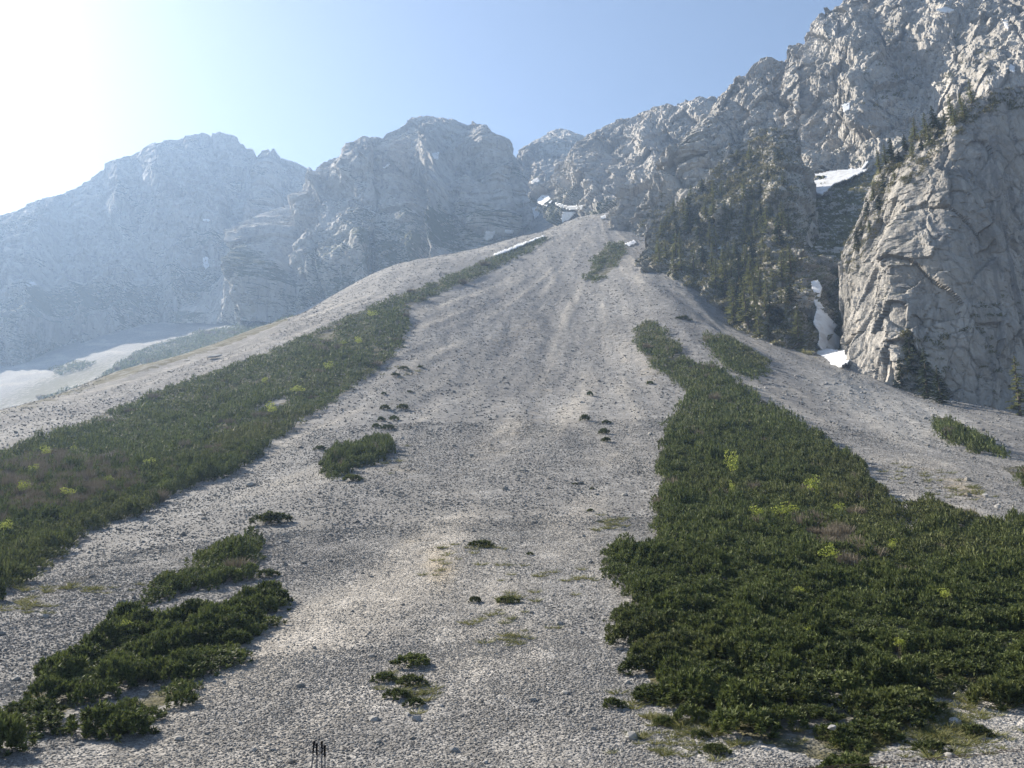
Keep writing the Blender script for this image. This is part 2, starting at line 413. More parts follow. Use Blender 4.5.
def hit_d(px, py, dmin=12.0):
    """horizontal distances of many photo pixels on the ground"""
    a, t = rays(px, py); a, t = a.ravel(), t.ravel(); out = np.empty(len(a))
    ds = np.exp(np.linspace(math.log(dmin), math.log(1100), 700))[None]
    for i in range(0, len(a), 200):
        A = a[i:i + 200, None]; z = ground(ds * np.sin(A), ds * np.cos(A)); m = z / ds >= t[i:i + 200, None]
        out[i:i + 200] = ds[0][np.argmax(m, 1)]
    return out.reshape(np.shape(px))

# ---------------------------------------------------------------- rock walls and massifs
def mountain(name, cols, nu, nv, mat, L0=60, amp=1.0, zs=.33, ledge=1.0, seed=0, prof=1.0, ridge_w=.35, back=.5, octs=7, bulge=0.0, ribs=0.0, jagk=1.0, blk=0.0, bL=14.0, edge=(0, 0), lowrib=1.0):
    B = np.array([pt(c[0], c[1], c[2]) for c in cols]); R = np.array([pt(c[3], c[4], c[5]) for c in cols])
    mid = B * .4 + R * .6
    s = np.concatenate([[0], np.cumsum(np.maximum(np.linalg.norm(np.diff(R, axis=0), axis=1), np.linalg.norm(np.diff(mid, axis=0), axis=1)))])
    t = np.linspace(0, s[-1], nu)
    I = lambda Q: np.stack([np.interp(t, s, Q[:, i]) for i in range(3)], -1)
    Bu, Ru = I(B), I(R)
    v = np.concatenate([np.linspace(-.22, 1, nv), np.linspace(1, 1 + back, 14)[1:]])
    D = Ru - Bu; hgt = D[:, 2]
    vf = np.clip(v, 0, 1)
    P = np.empty((nu, len(v), 3))
    g = vf ** prof
    P[:, :, :2] = Bu[:, None, :2] + D[:, None, :2] * g[None, :, None]
    P[:, :, 2] = Bu[:, None, 2] + hgt[:, None] * vf[None]
    dh = D[:, :2] / np.maximum(np.linalg.norm(D[:, :2], axis=1), 1)[:, None]
    low = np.minimum(v, 0); P[:, :, 2] += np.maximum(hgt, 40)[:, None] * low[None]
    P[:, :, :2] += dh[:, None] * (low * 20)[None, :, None]
    ex = np.maximum(v - 1, 0); ht = np.maximum(hgt, 60)
    P[:, :, 2] -= ht[:, None] * ex[None] * 1.4
    P[:, :, :2] += dh[:, None] * (ht[:, None] * ex[None] * .9)[..., None]
    Tn = np.gradient(Bu * .5 + Ru * .5, axis=0)
    k = 15; ker = np.hanning(2 * k + 1); ker /= ker.sum()
    Tn = np.stack([np.convolve(np.pad(Tn[:, i], k, mode='edge'), ker, 'valid') for i in range(3)], -1)
    N = np.cross(Tn, D); N /= np.linalg.norm(N, axis=1)[:, None] + 1e-9
    N *= np.sign(np.sum(N * -(Bu + Ru), 1))[:, None]
    N[:, 2] *= .22
    N /= np.linalg.norm(N, axis=1)[:, None] + 1e-9
    x, y, z = P[..., 0], P[..., 1], P[..., 2]
    wx = fbm(x / (L0 * 1.3), y / (L0 * 1.3), z / (L0 * 1.3), 3, seed + 60) * L0 * .35
    wz = fbm(x / L0, y / L0, z / L0, 3, seed + 64) * L0 * .35
    disp = np.zeros_like(x); wr2 = 1 - np.clip((vf[None] - .6) / .4, 0, 1) ** 1.5 * .97 * np.ones_like(x); wr = 1 - (1 - ridge_w) * np.clip((vf[None] - .5) / .5, 0, 1) * np.ones_like(x)
    L = L0; a = amp * L0 * .17
    for o in range(octs):
        zz = zs if o < 3 else zs * 1.6 if o < 5 else zs * 2 + .15
        n = pnoise((x + wx) / L + 3.1 * o, (y + wx * .6) / L, (z + wz) * zz / L + seed * 5.7, seed + o)
        if o % 2 == 0: r = 1 - 2.6 * np.abs(n)
        else: r = 2.2 * np.abs(n) - .6
        disp += a * r * (wr if o < 4 else 1)
        L *= .5; a *= .58 if o < 3 else .64
    if ribs:
        # buttresses and gullies running down the wall
        tw = t[:, None] + wx * .9 + (z - z.min()) * .18
        for q_, (Lr, ar) in enumerate(((L0 * 2.4, .15 * lowrib), (L0 * 1.4, .20 * (.5 + .5 * lowrib)), (L0 * .7, .17), (L0 * .33, .14), (L0 * .16, .12))):
            n = pnoise(tw / Lr, z / (Lr * 5) + 9.1 * q_, x * 0 + seed, seed + 30 + q_)
            disp += ribs * ar * Lr * (1 - 2.4 * np.abs(n)) * (wr2 if q_ < 4 else wr)
    # bedding ledges: the wall steps back at each bed
    for lh, la, sd in ((L0 * .42, .34, 70), (L0 * .17, .30, 74), (L0 * .07, .26, 78)):
        q = (z + wz * .5 + .45 * lh * fbm(x / (lh * 3), y / (lh * 3), z / (lh * 3), 2, seed + sd)) / lh
        f = q - np.floor(q); saw = np.where(f < .8, f / .8 * .25, .25 + (f - .8) / .2 * .75)
        m = np.clip(.5 + 1.2 * pnoise(x / (lh * 4), y / (lh * 4), z / (lh * 3), seed + sd + 2), 0, 1)
        disp -= ledge * lh * la * (saw - f) * m * -1.0 * wr
    if blk:
        for q_, (k_, a_) in enumerate(((1.0, .17), (.42, .19), (.19, .16))):
            Lb = bL * k_
            bx, by, bz = x + wx * .12, y + wx * .1, z + wz * .12
            if q_ == 0: bx, by, bz = bx + .34 * z, by - .16 * z, (bz - .12 * x) / 5.0
            elif q_ == 1: bx, by, bz = bx * .92 + by * .38 - .22 * z, by * .92 - bx * .38 + .28 * z, (bz + .3 * x + .12 * y) / 4.5
            else: bx, by, bz = .70 * x + .55 * y + .46 * z, -.62 * x + .78 * y + .02 * z, (-.35 * x - .30 * y + .89 * z) / 3.4
            hb, cr = blocks(bx / Lb, by / Lb, bz / Lb, seed * 7 + q_)
            disp += blk * Lb * a_ * (hb - (.45, .6, .8)[q_] * cr * (.7 + .6 * pnoise(x / 30, y / 30, z / 30, seed + 3)))
    uu = np.linspace(0, 1, nu)[:, None]
    if edge[0]: disp *= np.clip(uu / edge[0], .15, 1)
    if edge[1]: disp *= np.clip((1 - uu) / edge[1], .1, 1)
    if bulge: disp += bulge * np.sin(np.pi * vf)[None]
    P = P + N[:, None] * disp[..., None]
    # broken crest
    jag = fbm(x / 14, y / 14, x * 0 + seed, 5, seed + 90, .65) * L0 * .06 + (1 - 2.5 * np.abs(pnoise(x / (L0 * .12), y / (L0 * .12), x * 0, seed + 95))) * L0 * .035
    P[..., 2] += jag * amp * jagk * np.exp(-((v - 1) / .12) ** 2)[None]
    n1, n2 = P.shape[:2]
    m = mesh_np(name, P.reshape(-1, 3), gridfaces(n1, n2)[:, ::-1], mat, False)
    attr(m, 'foot', np.repeat(np.clip((.30 - v) / .30, 0, 1)[None], n1, 0).ravel() * .42)
    o = tag(link(name, m), kind='structure')
    return o, P, N

def ridge(cols_xy, base, d_r):
    """columns from a skyline [(px,py)] with base points and distances interpolated along px"""
    bx = [b[0] for b in base]; out = []
    for (x, y) in cols_xy:
        out.append((x, np.interp(x, bx, [b[1] for b in base]), np.interp(x, bx, [b[2] for b in base]), x, y, np.interp(x, [q[0] for q in d_r], [q[1] for q in d_r])))
    return out

print('mountains')
M_R1 = rock_mat('far_limestone_wall', .40, .2, .4, .8, .55, 'foot', 0, True)
M_R2 = rock_mat('middle_limestone_wall', .43, .3, .4, .88, .7, 'foot', 0, True)
M_R5 = rock_mat('near_limestone_wall', .70, .3, .3, .92, 1.0, None, .25)
M_R6 = rock_mat('overgrown_limestone', .44, .4, .5, .9, 1.1, green=((.07, .07, .03), (.15, .14, .06)))
M_R7 = rock_mat('steep_limestone_cliff', .78, .4, .2, .82, 1.3, None, .5)

c1 = ridge([(-330,385),(-200,350),(-100,285),(-40,232),(0,220),(20,213),(50,200),(75,191),(90,176),(105,168),(120,161),(135,154),(150,147),(165,143),(188,139),(205,134),(215,137),(225,135),(237,139),(245,151),(251,150),(257,158),(262,157),(273,148),(281,158),(298,164),(311,171),(315,187),(332,195),(400,215),(460,235)],
           [(-330,440,760),(-150,402,850),(0,368,820),(60,345,850),(110,326,870),(160,318,880),(260,312,900),(400,290,880),(460,280,760)], [(-330,1120),(0,1110),(200,1100),(460,1060)])
mountain('left_mountain', c1, 560, 280, M_R1, 110, .55, .3, .3, 1, .72, ridge_w=.12, lowrib=.3, ribs=1.4, jagk=.62, blk=1.0, bL=34)
c2 = [(182,318,810,190,304,850),(215,315,800,218,280,855),(250,312,780,250,245,860),(285,306,735,288,213,850)] + ridge(
     [(305,200),(317,184),(322,172),(332,164),(345,160),(352,150),(365,143),(380,141),(394,144),(400,134),(412,121),(424,115),(435,117),(446,119),(456,123),(469,125),(487,127),(493,138),(498,149),(507,152),(516,158),(521,172),(527,192),(535,216)],
     [(305,300,680),(350,287,665),(400,274,650),(440,264,640),(480,252,630),(510,245,625),(535,240,620)], [(305,825),(430,820),(500,755),(535,660)])
mountain('central_mountain', c2, 460, 260, M_R2, 85, .55, .28, .35, 2, 1.0, ridge_w=.12, ribs=1.45, jagk=.62, blk=1.0, bL=28, edge=(.24, .30), lowrib=.5)
c3 = ridge([(490,185),(505,172),(516,160),(523,155),(529,149),(540,141),(548,136),(556,133),(566,133),(574,138),(581,147),(592,160),(620,170)],
           [(490,240,800),(560,215,790),(620,205,780)], [(490,880),(620,880)])
mountain('notch_peak', c3, 170, 130, M_R2, 70, .6, .25, .7, 3, ridge_w=.12, ribs=.8, jagk=.5, blk=1.0, bL=26)
c4 = [(548,206,560,553,186,590),(560,209,535,564,162,600)] + ridge([(581,144),(590,137),(600,130),(612,127),(625,121),(640,117),(655,112),(668,110),(683,103),(700,99),(715,96),(735,100),(770,105)],
     [(581,214,515),(620,224,470),(660,240,450),(770,250,450)], [(581,585),(700,540),(770,540)])
mountain('upper_right_wall', c4, 260, 170, M_R2, 60, .6, .25, .5, 4, ridge_w=.15, lowrib=0, ribs=.8, jagk=.6, blk=1.0, bL=20)
c5 = [(622,232,392,640,222,402),(636,246,372,667,186,405),(652,260,352,690,150,410),(672,275,340,712,113,415),(688,282,332,721,95,420)]
sk5 = [(732,82),(740,79),(746,77),(752,69),(762,61),(775,60),(786,58),(789,45),(799,43),(807,44),(811,28),(818,18),(828,8),(840,6),(850,-1),(870,-15),(900,-28),(950,-36),(1024,-42),(1150,-45),(1250,-45)]
c5 += ridge(sk5, [(732,295,330),(800,262,335),(870,215,335),(960,200,330),(1250,200,320)], [(732,420),(812,415),(900,410),(1250,400)])
mountain('right_mountain', c5, 620, 420, M_R5, 60, .62, .2, .6, 5, 1.0, ridge_w=.15, lowrib=0, ribs=.75, jagk=.6, blk=1.0, bL=17)
c6 = [(640,264,288,647,240,300),(660,286,266,667,213,312),(690,304,250,692,188,318),(720,322,238,722,163,322),(745,340,225,748,146,322),(770,351,211,774,131,322),(792,357,202,795,152,320),(805,361,198,808,200,300),(815,366,200,813,250,270),(824,364,206,818,292,240)]
mountain('wooded_buttress', c6, 320, 330, M_R6, 40, .7, .4, .8, 6, .9, .5, blk=.9, bL=10)
c7 = [(845,330,221,841,268,232),(853,350,213,857,230,228),(865,374,202,876,186,222),(877,388,189,896,156,215),(891,394,179,922,132,207),(930,407,182,955,112,204),(960,416,187,985,93,206),(1024,420,198,1030,85,213),(1150,430,222,1150,60,232),(1300,430,255,1300,60,262)]
mountain('right_cliff', c7, 520, 520, M_R7, 36, .30, .15, 0, 7, 1.0, 0, ribs=.40, blk=.85, bL=9.5, edge=(.08, 0), lowrib=.3)
cg = [(802,372,204,800,180,336),(816,371,202,818,178,338),(832,370,200,845,176,338),(850,368,204,872,172,336),(862,364,212,892,165,330)]
mountain('gully_bed', cg, 90, 220, M_R6, 14, .45, .6, .6, 8, .85, 1)

# ---------------------------------------------------------------- ray casts on the bare ground and rock
bpy.context.view_layer.update()
DG = bpy.context.evaluated_depsgraph_get()
def cast(px, py):
    a, t = rays(px, py)
    v = Vector((math.sin(a), math.cos(a), float(t))).normalized()
    ok, loc, nor, idx, ob, mx = sc.ray_cast(DG, v * 12, v, distance=3000)
    return (np.array(loc), np.array(nor), ob.name) if ok else (None, None, None)

# ---------------------------------------------------------------- snow
SNOW = [
 ('bright sunlit snow tongue at the mouth of the right gully', [(815,351),(828,348),(841,350),(852,348),(855,354),(849,362),(841,366),(829,364),(819,358)], .8),
 ('narrow shaded snow strip filling the right gully above the bright tongue', [(811,281),(818,279),(823,288),(819,300),(826,309),(829,316),(838,325),(834,331),(841,338),(839,349),(824,353),(817,344),(819,334),(813,322),(816,309),(812,296)], .6),
 ('broad snow field lying high under the big right wall', [(811,174),(830,170),(855,168),(866,164),(868,170),(850,178),(835,184),(822,195),(814,192)], .6),
 ('thin white snow strip at the top of the high snow field', [(856,172),(868,160),(870,162),(860,174)], .5),
 ('bright snow rim under the rock face at the scree head', [(552,201),(560,203),(571,206),(584,205),(583,209),(570,209.5),(558,206)], .6),
 ('shaded blue snow patch below the bright rim at the scree head', [(562,211),(578,212),(573,216),(568,221),(563,226),(561,218)], .5),
 ('uppermost snow patch in the notch gully beside the central mountain', [(530,181),(539,177),(540,182),(533,187)], .5),
 ('middle snow patch in the notch gully beside the central mountain', [(534,194),(549,195),(553,201),(546,206),(538,203)], .5),
 ('lowest snow patch in the notch gully beside the central mountain', [(531,208),(543,206),(541,214),(534,219)], .5),
 ('long snow line along the upper edge of the left pine belt', [(492,254),(512,246),(530,239.5),(545,234),(546,236.5),(530,242.5),(512,249.8),(496,256)], .5),
 ('snow patch at the right foot of the central mountain', [(486,231),(496,230),(494,238),(487,242),(483,238)], .5),
 ('small snow spot beside the right foot of the central mountain', [(505,230),(514,229),(513,233),(505,234)], .4),
 ('long thin snow strip at the left foot of the central mountain', [(272,306),(300,298),(325,291),(337,287),(336,290),(315,297),(290,304),(274,309)], .5),
 ('small snow fleck near the end of the left snow strip', [(234,308),(246,306),(250,310),(238,312)], .5),
 ('snow fleck by the far pine belt under the left mountain', [(192,338),(204,335),(206,339),(196,344),(190,343)], .5),
 ('little snow patch high in the left mountain gully', [(202,258),(208,256),(210,266),(206,270),(203,265)], .6),
 ('snow patch on the left mountain near the left edge', [(24,283),(34,281),(38,285),(28,287)], .6),
 ('snow fleck in the middle of the left mountain face', [(202,218),(210,219),(210,222),(203,221)], .6),
 ('small white snow spot on the bare scree head', [(600,216),(608,214),(607,219),(601,219)], .3),
 ('snow patch high on the central mountain face', [(432,153),(440,151),(438,160),(433,158)], .6),
 ('snow streak on the left shoulder of the central mountain', [(382,167),(392,162),(390,166),(384,169)], .5),
 ('little snow patch in a break of the big right wall', [(841,104),(850,101),(850,110),(844,112)], .6),
 ('upper of two snow flecks in the corner gully top right', [(1001,18),(1008,20),(1010,30),(1005,27)], .5),
 ('lower of two snow flecks in the corner gully top right', [(1008,62),(1016,66),(1014,73),(1009,70)], .5),
 ('white snow ledge near the top of the big right wall', [(934,9),(946,6),(956,10),(950,13),(940,12)], .5),
 ('small snow spot between the trees of the buttress', [(716,244),(726,246),(724,250),(717,249)], .3),
 ('short snow streak on the right edge of the scree head', [(624,243),(634,239),(638,243),(628,247)], .3),
]
def snow_patch(label, poly, th):
    xs = [p[0] for p in poly]; ys = [p[1] for p in poly]
    st = .8; m = 4
    gx = np.arange(min(xs) - m, max(xs) + m + .01, st); gy = np.arange(min(ys) - m, max(ys) + m + .01, st)
    GX, GY = np.meshgrid(gx, gy, indexing='ij')
    wob = fbm(GX / 7, GY / 7, GX * 0 + len(label), 4, 40, .65) * 2.0
    ins = inpoly(GX + wob, GY + wob * .7, poly)
    d = np.full(GX.shape, np.nan); az, te = rays(GX, GY)
    lying = any(k in label for k in ('bare scree head', 'edge of the scree head', 'snow line', 'left foot', 'end of the left', 'far pine belt'))
    if lying: d = hit_d(GX, GY, 120)
    else:
        for i in range(len(gx)):
            for j in range(len(gy)):
                p, n, o = cast(GX[i, j], GY[i, j])
                if p is not None: d[i, j] = math.hypot(p[0], p[1])
    if np.all(np.isnan(d)): return
    w_ = ins & ~np.isnan(d); d0_ = d.copy()
    if w_.sum() < 6: return
    u = (GX - GX.mean()) / 20; v = (GY - GY.mean()) / 20
    Q = np.stack([np.ones_like(u), u, v, u * v, u * u, v * v] if w_.sum() > 1200 else [np.ones_like(u), u, v], -1)
    sel = w_.copy()
    med = np.median(d[sel]); sel &= np.abs(d - med) < .15 * med
    for _ in range(5):
        co_ = np.linalg.lstsq(Q[sel], d[sel], rcond=None)[0]; f = Q @ co_; r_ = d - f
        sg = np.std(r_[sel]) + .05; sel = w_ & (np.abs(r_) < 1.8 * sg)
    off_ = np.percentile((f - d)[w_], 86 if 'tongue at' in label else 80 if ('gully' in label and med < 260) or 'scree' in label or 'field' in label else 58)
    d = np.clip(f, med * .85, med * 1.2) - np.clip(off_, 0, .02 * med)
    if lying: d = d0_ * (.985 if 'line' in label else .994)
    e = ins.astype(float)
    for _ in range(2):
        q = np.pad(e, 1, mode='edge'); e = (q[:-2, 1:-1] + q[2:, 1:-1] + q[1:-1, :-2] + q[1:-1, 2:] + q[1:-1, 1:-1]) / 5
    dd = d - (.3 + .002 * d) * np.clip(e * 1.5, 0, 1)
    top = np.stack([dd * np.sin(az), dd * np.cos(az), dd * te], -1)
    bot = top.copy(); bot[..., 2] -= th * .5; k = (dd + .9) / dd; bot[..., 0] *= k; bot[..., 1] *= k
    keep = ins[:-1, :-1] & ins[1:, 1:] & ins[1:, :-1] & ins[:-1, 1:]
    if lying:
        q4 = np.stack([d[:-1, :-1], d[1:, 1:], d[1:, :-1], d[:-1, 1:]]); keep &= (q4.max(0) / q4.min(0)) < 1.06
    best = set(); seen = set()                       # the largest connected sheet
    for c0 in map(tuple, np.argwhere(keep)):
        if c0 in seen: continue
        st_ = [c0]; comp = {c0}; seen.add(c0)
        while st_:
            i, j = st_.pop()
            for q in ((i + 1, j), (i - 1, j), (i, j + 1), (i, j - 1)):
                if 0 <= q[0] < keep.shape[0] and 0 <= q[1] < keep.shape[1] and keep[q] and q not in seen: seen.add(q); comp.add(q); st_.append(q)
        if len(comp) > len(best): best = comp
    keep = np.zeros_like(keep)
    for q in best: keep[q] = True
    if not keep.any(): return
    n, mm = GX.shape; idx = np.arange(n * mm).reshape(n, mm)
    q = np.stack([idx[:-1, :-1], idx[1:, :-1], idx[1:, 1:], idx[:-1, 1:]], -1)[keep]
    V = np.concatenate([top.reshape(-1, 3), bot.reshape(-1, 3)]); off = n * mm
    fs = [q[:, ::-1], (q + off)]
    E = {}
    for a in q:
        for u, v in zip(a, np.roll(a, -1)):
            if (v, u) in E: del E[(v, u)]
            else: E[(u, v)] = 1
    side = np.array([(u, v, v + off, u + off) for u, v in E])
    Fa = np.concatenate(fs + [side])
    used, inv = np.unique(Fa, return_inverse=True)
    V = V[used]; c = V.mean(0)
    o = link('snow_patch', mesh_np('snow_patch', V - c, inv.reshape(Fa.shape), M_SNOW, True), None, c)
    tag(o, label, 'snow patch', 'old snow patches')
print('snow')
for s_ in SNOW: snow_patch(*s_)

# ---------------------------------------------------------------- plants
def unit(v): return v / (np.linalg.norm(v, axis=-1, keepdims=True) + 1e-9)
def pine_tmpl(r, nt, nb, fat=1.0):
    """low bush of upright brush-like tufts, each tuft a pompom of short needle blades"""
    th = r.uniform(0, 2 * np.pi, nt); rr = np.sqrt((np.arange(nt) + .5) / nt) * r.uniform(.85, 1.1, nt)
    th = np.arange(nt) * 2.39996 + r.normal(0, .25, nt)
    lob = 1 + .18 * np.sin(3 * th + r.uniform(0, 6))
    cx, cy = rr * np.cos(th) * lob, rr * np.sin(th) * lob
    cz = (.66 * np.sqrt(np.clip(1 - np.minimum(rr, 1) ** 2, 0, 1)) + .06) * r.uniform(.74, 1.08, nt)
    tr = r.uniform(.20, .34, nt) * fat
    n = nt * nb; k = np.repeat(np.arange(nt), nb)
    lean = np.stack([cx * .55, cy * .55, np.ones(nt)], 1)[k]
    dr = unit(r.normal(size=(n, 3)) * np.array([1, 1, .8]) + unit(lean) * .62)
    c = np.stack([cx, cy, cz], 1)[k]
    c = c - unit(lean) * (tr[k] * r.uniform(0, .9, n))[:, None]
    L = (tr[k] * r.uniform(.5, 1.0, n))[:, None]
    w = unit(np.cross(dr, r.normal(size=(n, 3)))) * L * .13 * fat ** .3
    V = np.stack([c, c + dr * L * .5 + w, c + dr * L, c + dr * L * .5 - w], 1).reshape(-1, 3)
    V[:, 2] = np.maximum(V[:, 2], .0)
    q = np.arange(n) * 4
    return V, np.stack([q, q + 1, q + 2, q + 3], 1)
def twig_tmpl(r, ns, w=.02, spread=.7, up=1.0):
    n = ns
    th = r.uniform(0, 2 * np.pi, n); rr = np.sqrt(r.uniform(0, 1, n))
    c = np.stack([rr * .35 * np.cos(th), rr * .35 * np.sin(th), np.zeros(n)], 1)
    ax = unit(np.stack([np.cos(th) * rr * spread, np.sin(th) * rr * spread, np.full(n, up)], 1) + r.normal(0, .15, (n, 3)))
    ln = r.uniform(.5, 1.1, n); tip = c + ax * ln[:, None]; s = unit(np.cross(ax, r.normal(size=(n, 3)))) * w
    V = np.stack([c - s, c + s, tip + s * .3, tip - s * .3], 1).reshape(-1, 3); k = np.arange(n) * 4
    return V, np.stack([k, k + 1, k + 2, k + 3], 1)
def leafball_tmpl(r, n, sz=.09):
    p = unit(r.normal(size=(n, 3))) * r.uniform(.35, 1, (n, 1)) ** .5
    cl_ = unit(r.normal(size=(6, 3))) * r.uniform(.35, .8, (6, 1)); p = p * .5 + cl_[r.integers(0, 6, n)]
    p[:, 2] = p[:, 2] * .85 + .85
    a = unit(r.normal(size=(n, 3))); b = unit(np.cross(a, r.normal(size=(n, 3))))
    s = sz * r.uniform(.6, 1.3, (n, 1))
    V = np.stack([p - a * s, p + b * s * .6, p + a * s, p - b * s * .6], 1).reshape(-1, 3); k = np.arange(n) * 4
    return V, np.stack([k, k + 1, k + 2, k + 3], 1)

r0 = np.random.default_rng(3)
PINE_HI = [pine_tmpl(r0, 46, 84, .82) for _ in range(6)]
PINE_MD = [pine_tmpl(r0, 22, 22, 1.15) for _ in range(5)]
PINE_LO = [pine_tmpl(r0, 12, 11, 1.5) for _ in range(5)]

def merge(tmpls, pos, sx, sz, rot, pick, tilt=None):
    Vs = []; Fs = []; off = 0
    for k, (V, Fq) in enumerate(tmpls):
        sel = np.where(pick == k)[0]
        if not len(sel): continue
        c, s = np.cos(rot[sel])[:, None], np.sin(rot[sel])[:, None]
        x = (V[None, :, 0] * c - V[None, :, 1] * s) * sx[sel][:, None]; y = (V[None, :, 0] * s + V[None, :, 1] * c) * sx[sel][:, None]
        z = V[None, :, 2] * sz[sel][:, None]
        W = np.stack([x, y, z], -1) + pos[sel][:, None]
        if tilt is not None:
            W[..., 2] += x * tilt[sel][:, None, 0] + y * tilt[sel][:, None, 1]
        Vs.append(W.reshape(-1, 3)); Fs.append((Fq[None] + (np.arange(len(sel)) * len(V))[:, None, None]).reshape(-1, Fq.shape[1]) + off)
        off += len(sel) * len(V)
    return np.concatenate(Vs), np.concatenate(Fs)

def slope(x, y):
    e = .8
    return np.stack([(ground(x + e, y) - ground(x - e, y)) / (2 * e), (ground(x, y + e) - ground(x, y - e)) / (2 * e)], -1)

print('thickets')
def visible(x, y, z):
    d = np.hypot(x, y); a = np.arctan2(x, y)
    ia = np.clip(np.searchsorted(AZ, a), 0, len(AZ) - 1); jl = np.clip(((np.log(d) - LD[0]) / (LD[1] - LD[0])).astype(int), 0, len(LD) - 1)
    return z / d >= RUN[ia, jl] - .02
cand = []
a = math.log(17); 
while a < math.log(950):
    d = math.exp(a); sp = max(.80, .0085 * d)
    n = int(d * 1.32 / sp)
    az = np.linspace(-.66, .66, n) + rng.normal(0, .3 / max(n, 1), n)
    dj = d * np.exp(rng.normal(0, .3 * sp / d, n))
    cand.append(np.stack([dj * np.sin(az), dj * np.cos(az), np.full(n, sp)], 1)); a += sp / d * (1.0 if d < 60 else 1.25)
cand = np.concatenate(cand)
cz = ground(cand[:, 0], cand[:, 1])
P = np.stack([cand[:, 0], cand[:, 1], cz], 1); d = np.hypot(P[:, 0], P[:, 1])
hh = np.where(d > 400, 4.0, np.clip(.45 + .012 * d, .7, 1.7))
cpx, cpy = project(P + np.stack([0 * hh, 0 * hh, hh * .42], 1))
wob = fbm(P[:, 0] / 3, P[:, 1] / 3, P[:, 0] * 0, 3, 50) * np.clip(380 / d, 1.5, 11)
ok = visible(P[:, 0], P[:, 1], P[:, 2])
jx = rng.normal(0, 1, len(P)) * np.clip(150 / d, 1.0, 3.5); cpx0, cpy0 = cpx, cpy; cpx = cpx + jx; cpy = cpy + np.abs(rng.normal(0, .5, len(P))) * jx * .4
keep = ((in_any(cpx + wob, cpy + wob * .6, [k for k in TH if k not in ('l2', 'l3')]) & (d < 400)) | (in_any(cpx + wob * 2, cpy + wob, ['l2', 'l3']) & (d > 400))) & ok
for g in GAPS: keep &= ~inpoly(cpx0, cpy0, g)
# thin towards the lower right margin, where stones show between the bushes
thin = np.clip((cpy - 690) / 60, 0, 1) * (cpx > 600) + np.clip((cpy - 640) / 70, 0, 1) * np.clip((cpx - 840) / 60, 0, 1) * .6
keep &= rng.uniform(0, 1, len(keep)) > thin * .75 * (fbm(P[:, 0] / 2, P[:, 1] / 2, P[:, 0] * 0, 2, 55) > -.25)
gapn = fbm(P[:, 0] / (3 + .02 * d), P[:, 1] / (4 + .04 * d), P[:, 0] * 0, 2, 58)
keep &= (rng.uniform(0, 1, len(keep)) > np.where(gapn < -.33, np.where(d < 70, .45, .8), .04))
cpx, cpy = cpx0, cpy0
P = P[keep]; d = d[keep]; hh = hh[keep]; sp = cand[keep, 2]; cpx = cpx[keep]; cpy = cpy[keep]
nB = len(P)
rad = sp * rng.uniform(.55, 1.05, nB)
big = fbm(P[:, 0] / (2.5 + .03 * d), P[:, 1] / (2.5 + .03 * d), P[:, 0] * 0, 3, 57) * 1.7
big = np.clip(big, -.9, 1.0)
szz = hh * rng.uniform(.55, 1.35, nB) * (1 + .5 * big)
rot = rng.uniform(0, 6.28, nB); tl = slope(P[:, 0], P[:, 1])
# share of other species in the belts
brown = (inpoly(cpx, cpy, [(0,455),(60,450),(120,460),(150,480),(110,500),(40,515),(0,520)]) & (rng.uniform(0, 1, nB) < .40)) | \
        (inpoly(cpx, cpy, [(780,500),(860,530),(880,560),(850,570),(800,530)]) & (rng.uniform(0, 1, nB) < .35)) | (rng.uniform(0, 1, nB) < .015) & (d > 45)
pine = np.where(~brown)[0]
show = rad[pine] * szz[pine] / d[pine] ** 2
order = pine[np.argsort(-show)]
N_IND = 215
